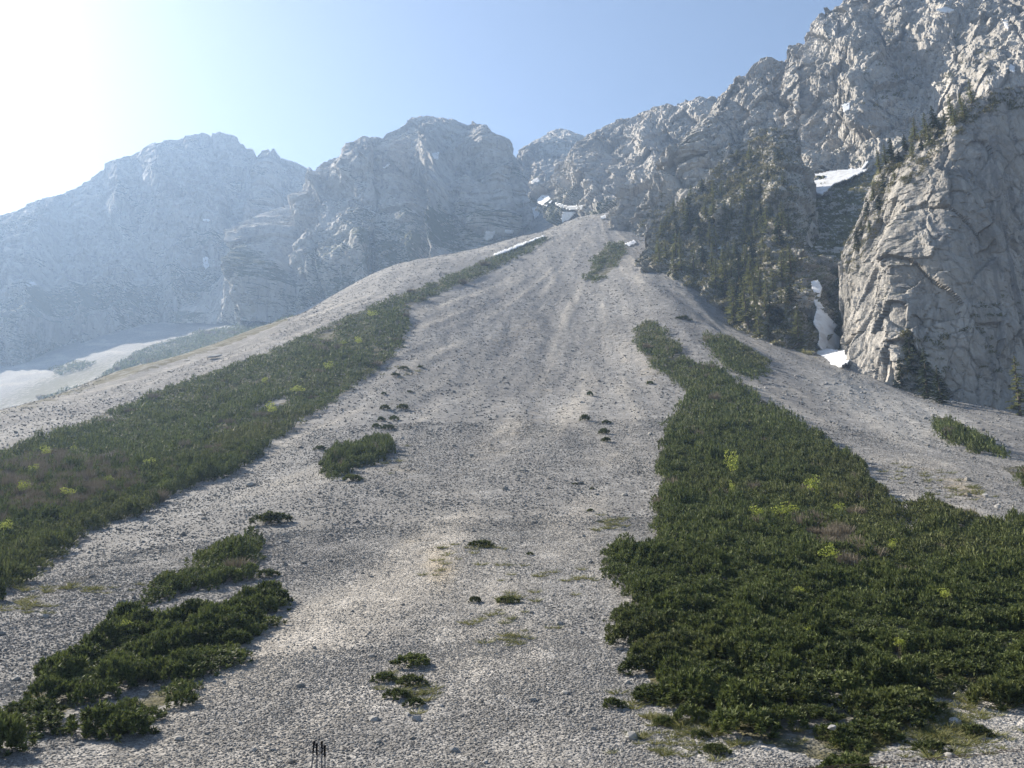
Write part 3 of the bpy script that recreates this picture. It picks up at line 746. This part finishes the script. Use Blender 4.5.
# single bushes standing on bare stones are countable first
C1 = 'small dark pine tuft in the loose string of tufts left of the scree centre'
C2 = 'small dark pine tuft in the short column on the middle of the open scree'
C3 = 'small green pine bush scattered on the stones below the right thicket'
SINGLES = [(272,524,38,16,'lone oval dwarf pine above the lower left thicket'),(352,481,22,9,'flat dwarf pine just below the middle left pine clump'),(385,410,11,7,C1),(403,410,12,8,C1),(404,370,11,5,C1),(396,376,10,4,C1),(381,421,9,6,C1),(394,421,10,7,C1),(388,430,14,7,C1),(376,428,9,6,C1),(384,395,6,4,C1),(410,393,6,3,C1),
 (590,396,7,7,C2),(585,421,10,9,C2),(604,434,11,8,C2),(606,442,10,7,C2),(606,424,10,5,C2),
 (413,667,38,16,'topmost and largest bush of the pine group near the bottom centre'),(385,682,24,12,'leftmost bush of the pine group near the bottom centre'),(412,685,32,12,'middle right bush of the pine group near the bottom centre'),(398,698,26,12,'lower bush of the pine group near the bottom centre'),(415,706,20,10,'lowest bush of the pine group, just above the pale boulder'),
 (482,547,26,9,'lone low pine bush on the middle of the stones with dry grass around'),(475,603,13,8,'left one of two small bushes side by side on the lower stones'),(507,603,24,9,'right and wider one of two small bushes on the lower stones'),
 (682,320,14,5,'small flat pine bush between the right pine belt and the wooded buttress'),
 (613,708,22,12,'bush standing apart on bare stones left of the right thicket foot'),(655,702,36,16,C3),(664,726,18,12,C3),(690,722,34,20,C3),(700,738,18,10,C3),(716,755,28,12,C3),
 (326,467,14,8,'lowest left bush of the middle left pine clump'),(333,454,16,7,'upper left bush of the middle left pine clump'),(320,450,12,6,'outermost left bush beside the middle left pine clump'),
 (924,507,20,9,'larger pine bush on stones above the right end of the right thicket'),(968,516,16,5,'flat pine bush touching the top edge of the right thicket at the far right'),(914,519,14,7,'small pine bush close under the larger one at the right thicket edge'),(984,442,10,8,'small bush at the lower end of the long pine island on the right scree'),
 (1004,705,30,14,'low bush on the pale stony clearing at the lower right corner'),(975,735,26,12,'bush in the middle of the pale stony clearing at the lower right'),(930,752,30,12,'bush at the left edge of the pale stony clearing at the lower right'),
 (160,500,14,7,'small bush at the lower edge of the left pine belt'),(60,735,18,8,'small bush beneath the lower left thicket near the corner'),(118,735,16,8,'small bush below the gap of the lower left thicket'),(268,577,20,10,'bush at the right tip of the lower left thicket'),(283,600,12,6,'tiny bush right of the lower left thicket'),
 (690,322,6,3,'tiny tuft beside the flat pine bush under the wooded buttress'),(420,368,5,3,'tiny tuft at the top end of the string of tufts left of centre'),(680,365,10,6,'small tuft between the two upper pine belts on the right'),(650,385,8,5,'tiny tuft left of the upper right pine belt'),
 (590,512,7,4,'tiny dark plant on the stones left of the right thicket tip'),(575,485,6,3,'tiny dark plant below the short column of tufts'),(530,555,8,4,'tiny dark plant right of the lone low bush'),(592,490,5,3,'faint tiny plant on bare stones between column of tufts and right thicket')]
hi_mesh = [mesh_np('dwarf_pine', V, Fq, M_PINE) for V, Fq in PINE_HI]
for i, (px, py, w, h, lab) in enumerate(SINGLES):
    p = hit(px, py); dd = math.hypot(p[0], p[1]); wm = w * dd / F
    o = link('dwarf_pine', hi_mesh[i % 5], None, p)
    o.scale = (wm * .5, wm * .5, max(h * dd / F * .95, .2)); o.rotation_euler.z = random.uniform(0, 6.28)
    tag(o, lab, 'shrub', 'single dwarf pines on the open scree')
for k, i in enumerate(order[:N_IND]):
    o = link('dwarf_pine', hi_mesh[k % 5], None, P[i])
    o.scale = (rad[i], rad[i], szz[i] * 1.0); o.rotation_euler.z = rot[i]
    o.rotation_euler.x = math.atan(tl[i, 1]) * .4
    if cpx[i] > 560: tag(o, 'dark green dwarf pine bush in the near right thicket, one of many alike', 'shrub', 'dwarf pines of the near right thicket')
    else: tag(o, 'dark green dwarf pine bush in the lower left thicket, one of many alike', 'shrub', 'dwarf pines of the lower left thicket')
rest = order[N_IND:]
dr = d[rest]; lod = np.where(dr < 48, 0, np.where(dr < 110, 1, 2))
parts = []; off = 0
for lv, T in ((0, PINE_HI), (1, PINE_MD), (2, PINE_LO)):
    s = rest[lod == lv]
    if not len(s): continue
    T2 = T if lv else [(V, Fq) for V, Fq in [pine_tmpl(r0, 36, 46, .9) for _ in range(5)]]
    Vv, Ff = merge(T2, P[s], rad[s], szz[s] * 1.0, rot[s], rng.integers(0, 5, len(s)), tl[s])
    parts.append((Vv, Ff + off)); off += len(Vv)
print('bushes', nB, 'verts', off)
VV = np.concatenate([q[0] for q in parts]); FF = np.concatenate([q[1] for q in parts])
tag(link('dwarf_pine_thicket', mesh_np('dwarf_pine_thicket', VV, FF, M_PINE)), 'dense dark green dwarf pine thickets in belts down the scree', 'thicket', None, 'stuff')
bi = np.where(brown)[0]
if len(bi):
    TW = [twig_tmpl(r0, 420, .02, .9) for _ in range(3)]
    Vv, Ff = merge(TW, P[bi], rad[bi] * 1.2, szz[bi] * .85, rot[bi], rng.integers(0, 3, len(bi)), tl[bi] * 0)
    tag(link('brown_undergrowth', mesh_np('brown_undergrowth', Vv, Ff, M_BROWN)), 'leafless brown twigs growing among the dwarf pines', 'undergrowth', None, 'stuff')

# dry grass tufts on the stones, too many and too thin to count
GR = [(482,548,16,4,14),(508,600,18,5,14),(512,640,14,7,16),(612,530,18,10,22),(655,700,30,10,30),(690,725,50,14,60),(900,730,80,25,130),(965,700,50,20,70),(960,740,50,22,40),(520,575,40,14,10),(440,560,20,20,14),(70,590,60,8,30),(30,605,25,8,20),(410,690,26,18,24),(930,475,40,10,20),(960,490,25,9,22),(500,620,40,20,12),(580,590,40,40,10),(690,745,60,12,30),(370,460,30,12,24),(400,372,26,8,14)]
gp = []
for cx, cy, rx, ry, n in GR:
    for _ in range(n):
        gp.append(hit(cx + random.gauss(0, rx * .55), min(cy + random.gauss(0, ry * .55), 767)))
gp = np.array(gp); gd = np.hypot(gp[:, 0], gp[:, 1])
TG = [twig_tmpl(r0, 46, .03, 1.3, .7) for _ in range(3)]
s_ = np.clip(.10 + .0035 * gd, .14, .5) * rng.uniform(.7, 1.5, len(gp))
Vv, Ff = merge(TG, gp, s_ * 1.3, s_ * .8, rng.uniform(0, 6, len(gp)), rng.integers(0, 3, len(gp)))
tag(link('dry_grass', mesh_np('dry_grass', Vv, Ff, M_DRY)), 'dry grass and low herbs growing between the stones', 'grass', None, 'stuff')

# fresh yellow-green deciduous bushes among the pines
LB = 'small yellow-green leafy bush scattered in the left pine belt'
RB = 'small yellow-green leafy bush sunk in the right thicket'
LIME = [(733,480,18,26,'tallest yellow-green bush, uppermost in the right thicket'),(756,527,22,14,'left one of two low yellow-green bushes side by side in the right thicket'),(787,525,24,14,'right one of two low yellow-green bushes side by side in the right thicket'),(830,572,20,18,'round yellow-green bush below the others in the right thicket'),(949,611,17,10,'yellow-green bush nearest the right picture edge in the thicket'),(816,503,20,22,'upright yellow-green bush in the upper right part of the right thicket'),(733,500,8,12,RB),(840,520,14,9,RB),(893,560,12,12,RB),(900,660,10,8,RB),(812,645,8,6,RB),(800,605,10,7,RB),
 (372,318,12,7,'highest yellow-green bush in the left pine belt'),(357,346,12,8,LB),(328,373,14,9,LB),(298,396,14,8,LB),(272,417,17,12,'brightest yellow-green bush in the middle of the left pine belt'),(265,386,10,6,LB),(343,347,8,4,LB),(65,504,16,8,'bright lime bush in the brown patch of the left pine belt'),(46,460,14,9,LB),(5,541,14,12,'lime bush cut by the left picture edge'),(72,456,8,5,LB),(107,490,8,8,LB),(22,500,12,12,LB),(150,474,14,10,LB),(32,480,12,8,LB),
 (125,640,10,8,'single small yellow-green bush in the lower left thicket')]
LT = [leafball_tmpl(r0, 330, .085) for _ in range(4)]
lm = [mesh_np('leafy_crown', V, Fq, M_LIME) for V, Fq in LT]
ts = [mesh_np('bush_stem', *twig_tmpl(r0, 12, .03, .6, 1.2), M_BARK) for _ in range(2)]
for i, (px, py, w, h, lab) in enumerate(LIME):
    p = hit(px, py + 2); dd = math.hypot(p[0], p[1]); wm = max(w * dd / F, .5); hm = h * dd / F
    e = link('leafy_bush', None, None, p); e.rotation_euler.z = random.uniform(0, 6)
    base = np.clip(.35 + .009 * dd, .5, 1.3)
    c = link('crown', lm[i % 4], e); c.scale = (wm * .5, wm * .5, hm * .55); c.location = (0, 0, base * .75)
    s = link('stem', ts[i % 2], e); s.scale = (wm * .4, wm * .4, base * 1.3)
    tag(e, lab, 'bush', 'fresh yellow-green bushes')

# ---------------------------------------------------------------- conifers
def tube(pts, rads, n=7):
    V = []; Fq = []
    for i, (p, r) in enumerate(zip(pts, rads)):
        for k in range(n):
            t = 2 * math.pi * k / n; V.append((p[0] + r * math.cos(t), p[1] + r * math.sin(t), p[2]))
    for i in range(len(pts) - 1):
        for k in range(n):
            a, b = i * n + k, i * n + (k + 1) % n; Fq.append((a, b, b + n, a + n))
    return np.array(V), np.array(Fq)
def conifer(r, larch=False):
    H = 10.0
    tv, tf = tube([(0, 0, -1), (.05, 0, 3), (0, .05, 6.5), (0, 0, 9.9)], [.20, .15, .09, .02])
    V = []; nB = 120 if not larch else 105
    for i in range(nB):
        z = .6 + (H - .7) * (i / nB) ** .95 + r.uniform(-.15, .15)
        ln = (1.9 if not larch else 1.7) * (1 - z / H) ** .8 * r.uniform(.55, 1.15) + .15
        th = r.uniform(0, 6.283); dr = np.array([math.cos(th), math.sin(th), 0]); sd = np.array([-dr[1], dr[0], 0])
        drop = r.uniform(.15, .5) if not larch else r.uniform(-.05, .3)
        m = 6
        for k in range(m):
            t = (k + .6) / m; c = np.array([0, 0, z]) + dr * ln * t + np.array([0, 0, -drop * ln * t * t])
            for sg in (-1, 1):
                w = ln * (.30 if not larch else .24) * (1.1 - t * .7) * r.uniform(.6, 1.3)
                tip = c + sd * sg * w + dr * w * .7 + np.array([0, 0, r.uniform(-.35, .12) * w - .05])
                a = c - dr * ln * .09 + np.array([0, 0, .06]); b = c + dr * ln * .12 - np.array([0, 0, .07])
                V.append([a, tip, b, c + np.array([0, 0, -.16])])
    V = np.array(V).reshape(-1, 3); k = np.arange(len(V) // 4) * 4
    return tv, tf, V, np.stack([k, k + 1, k + 2, k + 3], 1)
CON = []
for i in range(6):
    lar = i >= 3
    tv, tf, cv_, cf = conifer(r0, lar)
    CON.append((mesh_np('trunk', tv, tf, M_BARK, True), mesh_np('crown', cv_, cf, M_LARCH if lar else M_SPRUCE)))
def tree(p, h, kind, label, group=None, wide=1.0):
    e = link('larch_tree' if kind >= 3 else 'spruce_tree', None, None, p)
    e.rotation_euler = (random.uniform(-.05, .05), random.uniform(-.05, .05), random.uniform(0, 6.28))
    e.scale = (h / 10 * wide, h / 10 * wide, h / 10)
    link('trunk', CON[kind][0], e); link('crown', CON[kind][1], e)
    return tag(e, label, 'tree', group)
print('trees')
WOOD = [(650,262),(668,218),(700,186),(740,150),(768,136),(790,160),(796,200),(790,240),(798,300),(806,345),(780,346),(745,332),(705,298),(672,286)]
placed = []
tries = 0
while len(placed) < 110 and tries < 6000:
    tries += 1
    px, py = random.uniform(648, 808), random.uniform(150, 350)
    if not inpoly(np.array(px), np.array(py), WOOD): continue
    if py < 215 and random.random() < .55: continue
    if any(abs(px - a) < 5.5 and abs(py - b) < 6.5 for a, b in placed): continue
    p, n, o = cast(px, py)
    if o is None or not o.startswith('wooded'): continue
    placed.append((px, py))
    h = random.uniform(5.5, 11) * (.75 if py < 220 else 1)
    k = random.choice([0, 1, 2, 3, 3, 4, 4, 5, 5])
    tree(p - np.array([0, 0, .3]), h, k, 'olive green larch growing on the wooded buttress among many alike' if k >= 3 else 'dark green spruce growing on the wooded buttress among many alike', 'larches on the wooded buttress' if k >= 3 else 'spruces on the wooded buttress', random.uniform(1.15, 1.8))
CREST = [(880,172),(892,160),(905,150),(915,140),(925,135),(935,128),(945,122),(952,116),(962,110),(972,103),(868,215),(874,200),(862,235),(858,250),(886,165),(900,165),(912,155),(922,150),(895,180),(884,190),(940,135),(930,145),(955,125),(880,210),(870,232),(965,122)]
for px, py in CREST:
    p, n, o = cast(px, py)
    if o and o.startswith('right_cliff'):
        tree(p - np.array([0, 0, .3]), random.uniform(3.5, 7), random.choice([0, 3, 4, 5]), 'small larch or pine on the sloping crest of the right cliff, one of many', 'small trees on the right cliff crest', 1.3)
for px, py, h, k, lab, w in [(914,392,13.5,0,'tall pointed spruce at the foot of the right cliff, sunlit on its left',1.25),(928,398,10,1,'dark spruce close right of the tall spruce below the right cliff',1.3),(902,390,7,2,'short dark spruce close left of the tall spruce below the cliff',1.4),(942,404,7.5,2,'dark spruce at the right end of the row under the right cliff',1.4),
                             (1020,416,11,4,'olive tree at the picture edge before the right cliff foot',1.2)]:
    p = hit(px, py); tree(p - np.array([0, 0, .3]), h, k, lab, None, w)

# scrub on rock ledges: uncountable
print('ledges')
lp = []
LZ = [([(650,262),(668,218),(700,186),(740,148),(768,134),(795,165),(800,240),(806,345),(780,346),(745,335),(705,300),(665,282)], 1000, -1, .8),
      ([(842,278),(860,225),(880,170),(930,125),(985,95),(1024,88),(1024,110),(985,115),(940,150),(915,185),(895,180),(880,220),(860,270)], 520, -1, .75),
      ([(900,330),(950,330),(945,400),(905,392)], 60, -1, .8),
      ([(700,170),(760,120),(800,130),(800,170)], 120, -1, .6),
      ([(800,190),(870,175),(860,230),(840,270),(810,250)], 160, -1, .6),
      ([(960,300),(1024,290),(1024,410),(960,405)], 90, .35, .7),
      ([(880,20),(1000,40),(1000,90),(940,100),(860,110),(850,60)], 160, .45, .7),
      ([(640,225),(665,190),(672,215),(655,250)], 60, -1, .6)]
for poly, n, nzmin, s in LZ:
    xs = [p[0] for p in poly]; ys = [p[1] for p in poly]; c = 0
    for _ in range(n * 3):
        if c >= n: break
        px, py = random.uniform(min(xs), max(xs)), random.uniform(min(ys), max(ys))
        if not inpoly(np.array(px), np.array(py), poly): continue
        p, nr, o = cast(px, py)
        if p is None or o == 'scree_slope' or nr[2] < nzmin or o == 'snow_patch': continue
        lp.append((*p, s)); c += 1
lp = np.array(lp); dl = np.hypot(lp[:, 0], lp[:, 1])
s_ = lp[:, 3] * dl * .0062 * rng.uniform(.6, 1.4, len(lp))
Vv, Ff = merge(PINE_LO, lp[:, :3] - np.array([0, 0, .2]), s_, s_ * 1.1, rng.uniform(0, 6, len(lp)), rng.integers(0, 5, len(lp)))
tag(link('ledge_scrub', mesh_np('ledge_scrub', Vv, Ff, M_SCRUB)), 'dark low scrub clinging to the ledges of the rock walls', 'scrub', None, 'stuff')

# ---------------------------------------------------------------- stones
print('stones')
def stone_tmpl(r, lvl):
    if lvl == 0:
        V = np.array([(1,0,0),(-1,0,0),(0,1,0),(0,-1,0),(0,0,1),(0,0,-1)], float)
        Fq = np.array([(0,2,4),(2,1,4),(1,3,4),(3,0,4),(2,0,5),(1,2,5),(3,1,5),(0,3,5)])
    else:
        t = (1 + 5 ** .5) / 2
        V = unit(np.array([(-1,t,0),(1,t,0),(-1,-t,0),(1,-t,0),(0,-1,t),(0,1,t),(0,-1,-t),(0,1,-t),(t,0,-1),(t,0,1),(-t,0,-1),(-t,0,1)], float))
        Fq = np.array([(0,11,5),(0,5,1),(0,1,7),(0,7,10),(0,10,11),(1,5,9),(5,11,4),(11,10,2),(10,7,6),(7,1,8),(3,9,4),(3,4,2),(3,2,6),(3,6,8),(3,8,9),(4,9,5),(2,4,11),(6,2,10),(8,6,7),(9,8,1)])
    q = r.normal(size=4); q /= np.linalg.norm(q); w, x, y, z = q
    R = np.array([[1-2*(y*y+z*z),2*(x*y-z*w),2*(x*z+y*w)],[2*(x*y+z*w),1-2*(x*x+z*z),2*(y*z-x*w)],[2*(x*z-y*w),2*(y*z+x*w),1-2*(x*x+y*y)]])
    V = V * (1 + r.normal(0, .16, V.shape)); V = V @ R.T
    return V * np.array([1, r.uniform(.65, .95), r.uniform(.5, .8)]), Fq
ST0 = [stone_tmpl(r0, 0) for _ in range(24)]; ST1 = [stone_tmpl(r0, 1) for _ in range(16)]
def scatter(n, d0, d1, smin, smax, tmpls, pw=2.2):
    dd = np.sqrt(rng.uniform(d0 ** 2, d1 ** 2, n)); az = rng.uniform(-.60, .60, n)
    x, y = dd * np.sin(az), dd * np.cos(az); z = ground(x, y)
    s = smin + (smax - smin) * rng.uniform(0, 1, n) ** pw
    px, py = project(np.stack([x, y, z], 1))
    k = (~in_any(px, py - 6)) & (px > -30) & (px < 1054) & (py < 790)
    dens = fbm(x / 3.5, y / 7, x * 0, 3, 33)
    stv = streaks(x, y); k &= rng.uniform(-.7, .7, n) < dens + .5 - .55 * stv
    s = s * (1 + .5 * dens) * (1 - .3 * stv)
    pos = np.stack([x, y, z + s * .1], 1)[k]; s = s[k]
    pick = rng.integers(0, len(tmpls), len(s)); o_ = np.argsort(pick, kind='stable'); pos, s, pick = pos[o_], s[o_], pick[o_]
    qx, qy = project(pos); m_ = fbm(pos[:, 0] / 1.5, pos[:, 1] / 1.5, pos[:, 0] * 0, 3, 44)
    oc = np.clip(blobs(OCHRE, qx, qy) + .4 * m_ - .15, 0, 1); pl = blobs(PALE, qx, qy)
    n_ = len(tmpls[0][0])
    Vv, Ff = merge(tmpls, pos, s * .5, s * .5 * rng.uniform(.8, 1.2, len(s)), rng.uniform(0, 6, len(s)), pick)
    return Vv, Ff, np.repeat(oc, n_), np.repeat(pl, n_), np.repeat(.5 + .5 * streaks(pos[:, 0], pos[:, 1]), n_)
sets = [scatter(140000, 15.5, 30, .022, .085, ST1, 2.4), scatter(190000, 28, 60, .042, .115, ST0, 2.4), scatter(95000, 55, 120, .10, .24, ST0, 2.5), scatter(40000, 110, 260, .22, .5, ST0, 3), scatter(20000, 240, 430, .4, .8, ST0, 3), scatter(700, 16, 60, .14, .36, ST1, 4), scatter(700, 50, 200, .35, .9, ST1, 4)]
off = 0; VS = []; FS = []
for Vv, Ff, a_, b_, c_ in sets: VS.append(Vv); FS.append(Ff + off); off += len(Vv)
ms = mesh_np('loose_stones', np.concatenate(VS), np.concatenate(FS), M_STONE)
attr(ms, 'ochre', np.concatenate([q[2] for q in sets])); attr(ms, 'pale', np.concatenate([q[3] for q in sets])); attr(ms, 'streak', np.concatenate([q[4] for q in sets]))
tag(link('loose_stones', ms), 'loose grey limestone stones covering the scree', 'stones', None, 'stuff')

import bmesh
def boulder_mesh(seed, flat=.65):
    r = np.random.default_rng(seed)
    bm = bmesh.new(); bmesh.ops.create_icosphere(bm, subdivisions=3, radius=1)
    V = np.array([v.co for v in bm.verts])
    for _ in range(14):
        n = unit(r.normal(size=3)); h = r.uniform(.55, .9); t = V @ n
        V = V - np.maximum(t - h, 0)[:, None] * n
    V += .05 * fbm(V[:, 0] * 3, V[:, 1] * 3, V[:, 2] * 3, 3, seed)[:, None]
    V *= np.array([1, .8, flat])
    for v, c in zip(bm.verts, V): v.co = c
    m = bpy.data.meshes.new('boulder'); bm.to_mesh(m); bm.free(); m.materials.append(M_BOULDER); return m
BM = [boulder_mesh(k) for k in range(5)]
BOULDERS = [(833,748,9,'white boulder lying in the dark pines at the bottom right','right'),(417,721,11,'pale rounded boulder below the small pine group near the bottom'),(215,359,16,'long pale slab on the upper left scree band'),(408,716,7,'small pale boulder just above the rounded boulder near the bottom'),(240,724,6,'small light stone block on the bare stones at the lower left'),
 (985,497,8,'pale block on the right scree beside the pine islands'),(998,508,7,'lower grey block on the right scree near the pine islands'),(668,419,7,'grey block on the right scree upper edge of thicket'),(875,366,12,'big sunlit block at the foot of the right cliff'),(486,764,8,'blue grey boulder at the bottom edge of the picture'),(186,362,8,'dark slab left of the long pale slab'),(160,640,6,'pale stone beside the lower left thicket')]
for i, b in enumerate(BOULDERS):
    px, py, w, lab = b[:4]
    p = hit(px, py); wm = w * math.hypot(p[0], p[1]) / F
    o = link('boulder', BM[i % 5], None, p + np.array([0, 0, wm * .15]))
    s = wm * .5; o.scale = (s, s * .8, s * (.25 if 'slab' in lab else 1)); o.rotation_euler = (.35, -.2, .3) if 'slab' in lab else (random.uniform(-.3, .3), random.uniform(-.3, .3), random.uniform(0, 6))
    if i == 0: o.location.z += .35
    tag(o, lab, 'boulder')
for i in range(34):
    px, py = random.gauss(822, 34), random.gauss(392, 11)
    if py < 372 or px > 900 or px < 765: continue
    p = hit(px, py); wm = random.uniform(2.2, 5.5) * math.hypot(p[0], p[1]) / F
    o = link('boulder', BM[i % 5], None, p + np.array([0, 0, wm * .1])); o.scale = (wm * .5, wm * .45, wm * .4); o.rotation_euler.z = random.uniform(0, 6)
    tag(o, 'grey boulder in the rubble below the snow tongue, one of many alike', 'boulder', 'rubble boulders below the snow tongue')

# ---------------------------------------------------------------- trekking poles and wire near the viewer
print('props')
M_GRIP = plain('black_foam_grip', (.012, .011, .014), .8, 0, .3, 60)
M_SHAFT = plain('grey_aluminium_shaft', (.10, .10, .11), .5, .2, .1, 40)
M_STRAP = plain('grey_webbing_strap', (.20, .19, .19), .9, 0, .2, 90)
M_TIP = plain('steel_tip', (.4, .4, .4), .35, .9, .1, 90)
M_WIRE = plain('rusty_wire', (.085, .06, .05), .8, .3, .3, 20)
def bmobj(name, bm, mat, parent, smooth=True):
    m = bpy.data.meshes.new(name); bm.to_mesh(m); bm.free(); m.materials.append(mat)
    for p in m.polygons: p.use_smooth = smooth
    return link(name, m, parent)
def lathe(prof, n=14):
    bm = bmesh.new(); rings = []
    for z, r in prof: rings.append([bm.verts.new((r * math.cos(2 * math.pi * k / n), r * math.sin(2 * math.pi * k / n), z)) for k in range(n)])
    for a, b in zip(rings, rings[1:]):
        for k in range(n): bm.faces.new((a[k], a[(k + 1) % n], b[(k + 1) % n], b[k]))
    bm.faces.new(rings[0][::-1]); bm.faces.new(rings[-1]); return bm
def path_tube(pts, r, n=6):
    bm = bmesh.new(); rings = []
    pts = [Vector(p) for p in pts]
    for i, p in enumerate(pts):
        t = (pts[min(i + 1, len(pts) - 1)] - pts[max(i - 1, 0)]).normalized()
        a = t.orthogonal().normalized() if i == 0 else (a - t * a.dot(t)).normalized()
        b = t.cross(a)
        rings.append([bm.verts.new(p + a * r * math.cos(2 * math.pi * k / n) + b * r * math.sin(2 * math.pi * k / n)) for k in range(n)])
    for q, s in zip(rings, rings[1:]):
        for k in range(n): bm.faces.new((q[k], q[(k + 1) % n], s[(k + 1) % n], s[k]))
    bm.faces.new(rings[0][::-1]); bm.faces.new(rings[-1]); return bm
DP = 12.0
POLES = [((314.2, 741), (308.5, 800), 'leftmost trekking pole of the four at the bottom edge, slightly leaning right', True),
         ((316.6, 743), (317.5, 800), 'second trekking pole from the left, upright, at the bottom edge', False),
         ((321.8, 741), (321.5, 800), 'third trekking pole from the left with a thick black grip', True),
         ((324.6, 745), (325.8, 800), 'rightmost trekking pole of the four at the bottom edge', False)]
for i, (a, b, lab, dark) in enumerate(POLES):
    top = pt(a[0], a[1], DP + .03 * i); low = pt(b[0], b[1], DP + .02 * i + .1)
    dr = unit(low - top); gz = float(ground(top[0], top[1])); Ln = (top[2] - gz) / -dr[2]
    foot = top + dr * Ln
    e = link('trekking_pole', None, None, foot)
    q = Vector((0, 0, 1)).rotation_difference(Vector(-dr)); e.rotation_mode = 'QUATERNION'; e.rotation_quaternion = q
    bmobj('grip', lathe([(Ln - .15, .009), (Ln - .14, .0145), (Ln - .10, .0125), (Ln - .07, .014), (Ln - .035, .0135), (Ln - .02, .018), (Ln - .004, .016), (Ln, .008)]), M_GRIP, e)
    bmobj('shaft', lathe([(.05, .006), (.45, .006), (.451, .0075), (.80, .0075), (.801, .009), (Ln - .15, .009)]), M_SHAFT, e)
    bmobj('tip', lathe([(-.03, .003), (.02, .005), (.05, .0065)]), M_TIP, e)
    bmobj('basket', lathe([(.055, .008), (.057, .045), (.066, .045), (.07, .008)]), M_GRIP, e)
    sgn = 1 if i % 2 else -1
    pts = [(sgn * (.012 + .05 * math.sin(t)), .006 * math.cos(t * 2), Ln - .03 - .13 * (t / math.pi) * (1 - .15 * math.sin(t))) for t in np.linspace(0, math.pi, 12)]
    bmobj('wrist_strap', path_tube(pts, .0045), M_STRAP, e)
    tag(e, lab, 'trekking pole', 'trekking poles at the bottom edge')

wf = link('wire_fence', None, None, pt(830, 775, 9.5)); base = np.array(wf.location)
ends = [(598, 776), (1075, 745)]
tag(wf, 'thin rusty fence wire crossing low over the stones at the bottom right', 'wire')
P0, P1 = pt(*ends[0], 9.5), pt(*ends[1], 9.5)
for dz, amp_ in ((0, .012), (.012, .016)):
    pts = [P0 + (P1 - P0) * t + np.array([0, 0, -.06 * math.sin(math.pi * t) + dz + amp_ * .3 * math.sin(60 * t + dz * 500)]) - base for t in np.linspace(0, 1, 90)]
    bmobj('wire', path_tube(pts, .003, 5), M_WIRE, wf)
for p in (P0, P1):
    g = float(ground(p[0], p[1]))
    bm = path_tube([(p[0] - base[0], p[1] - base[1], g - .3 - base[2]), (p[0] - base[0] + .01, p[1] - base[1], p[2] + .08 - base[2])], .014, 8)
    bmobj('stake', bm, M_WIRE, wf)

# ---------------------------------------------------------------- air
lo = np.array([-300., -30., -30.]); hi = np.array([300., 600., 5.])
for o in sc.objects:
    if o.type == 'MESH' and o.name != 'scree_slope':
        for c in o.bound_box:
            w = o.matrix_world @ Vector(c)
            lo = np.minimum(lo, np.array(w) - 1.0); hi = np.maximum(hi, np.array(w) + 1.0)
lo = np.minimum(lo, GLO - 1); hi = np.maximum(hi, GHI + 1)
hv = [(x, y, z) for x in (lo[0], hi[0]) for y in (lo[1], hi[1]) for z in (lo[2], hi[2])]
hf = [(0, 1, 3, 2), (4, 6, 7, 5), (0, 4, 5, 1), (2, 3, 7, 6), (0, 2, 6, 4), (1, 5, 7, 3)]
hm_ = bpy.data.meshes.new('haze'); hm_.from_pydata(hv, [], hf); hm_.update()
mh = bpy.data.materials.new('valley_haze'); mh.use_nodes = True; nt = mh.node_tree
nt.nodes.remove(nt.nodes['Principled BSDF'])
pv = nt.nodes.new('ShaderNodeVolumePrincipled'); pv.inputs['Color'].default_value = (.45, .64, .95, 1)
pv.inputs['Density'].default_value = .00028; pv.inputs['Anisotropy'].default_value = .36
nt.links.new(pv.outputs[0], nt.nodes['Material Output'].inputs['Volume'])
hm_.materials.append(mh)
tag(link('haze', hm_), 'pale blue haze in the valley air', 'haze', None, 'stuff')
print('haze box', lo, hi)

# ---------------------------------------------------------------- light, sky, camera
w = bpy.data.worlds.new('World'); sc.world = w; w.use_nodes = True; t = w.node_tree
sky = t.nodes.new('ShaderNodeTexSky'); sky.sky_type = 'NISHITA'; sky.sun_disc = False
sky.sun_elevation = SUN_EL; sky.sun_rotation = SUN_AZ
sky.altitude = 1000; sky.air_density = 1.0; sky.dust_density = 1.6; sky.ozone_density = .6
t.links.new(sky.outputs[0], t.nodes['Background'].inputs['Color']); t.nodes['Background'].inputs['Strength'].default_value = .056
sl = bpy.data.lights.new('sun', 'SUN'); sl.energy = 5.0; sl.angle = math.radians(.5); sl.color = (1, .91, .78)
so = link('sun', sl)
sd = Vector((math.sin(SUN_AZ) * math.cos(SUN_EL), math.cos(SUN_AZ) * math.cos(SUN_EL), math.sin(SUN_EL)))
so.rotation_mode = 'QUATERNION'; so.rotation_quaternion = Vector((0, 0, 1)).rotation_difference(sd)

cam = bpy.data.cameras.new('camera'); co = link('camera', cam)
cam.sensor_width = 36; cam.lens = F / 1024 * 36; cam.clip_start = .05; cam.clip_end = 5000
co.location = (0, 0, 0); co.rotation_euler = (math.radians(90) + PITCH, 0, 0)
sc.camera = co
sc.view_settings.view_transform = 'Standard'; sc.view_settings.look = 'None'
sc.view_settings.exposure = 1.52; sc.view_settings.gamma = 1
cy = sc.cycles
cy.use_denoising = True
try: cy.denoiser = 'OPENIMAGEDENOISE'
except Exception: pass
cy.max_bounces = 4; cy.diffuse_bounces = 2; cy.glossy_bounces = 1; cy.transmission_bounces = 2; cy.volume_bounces = 1; cy.transparent_max_bounces = 4
cy.use_adaptive_sampling = True; cy.adaptive_threshold = .01
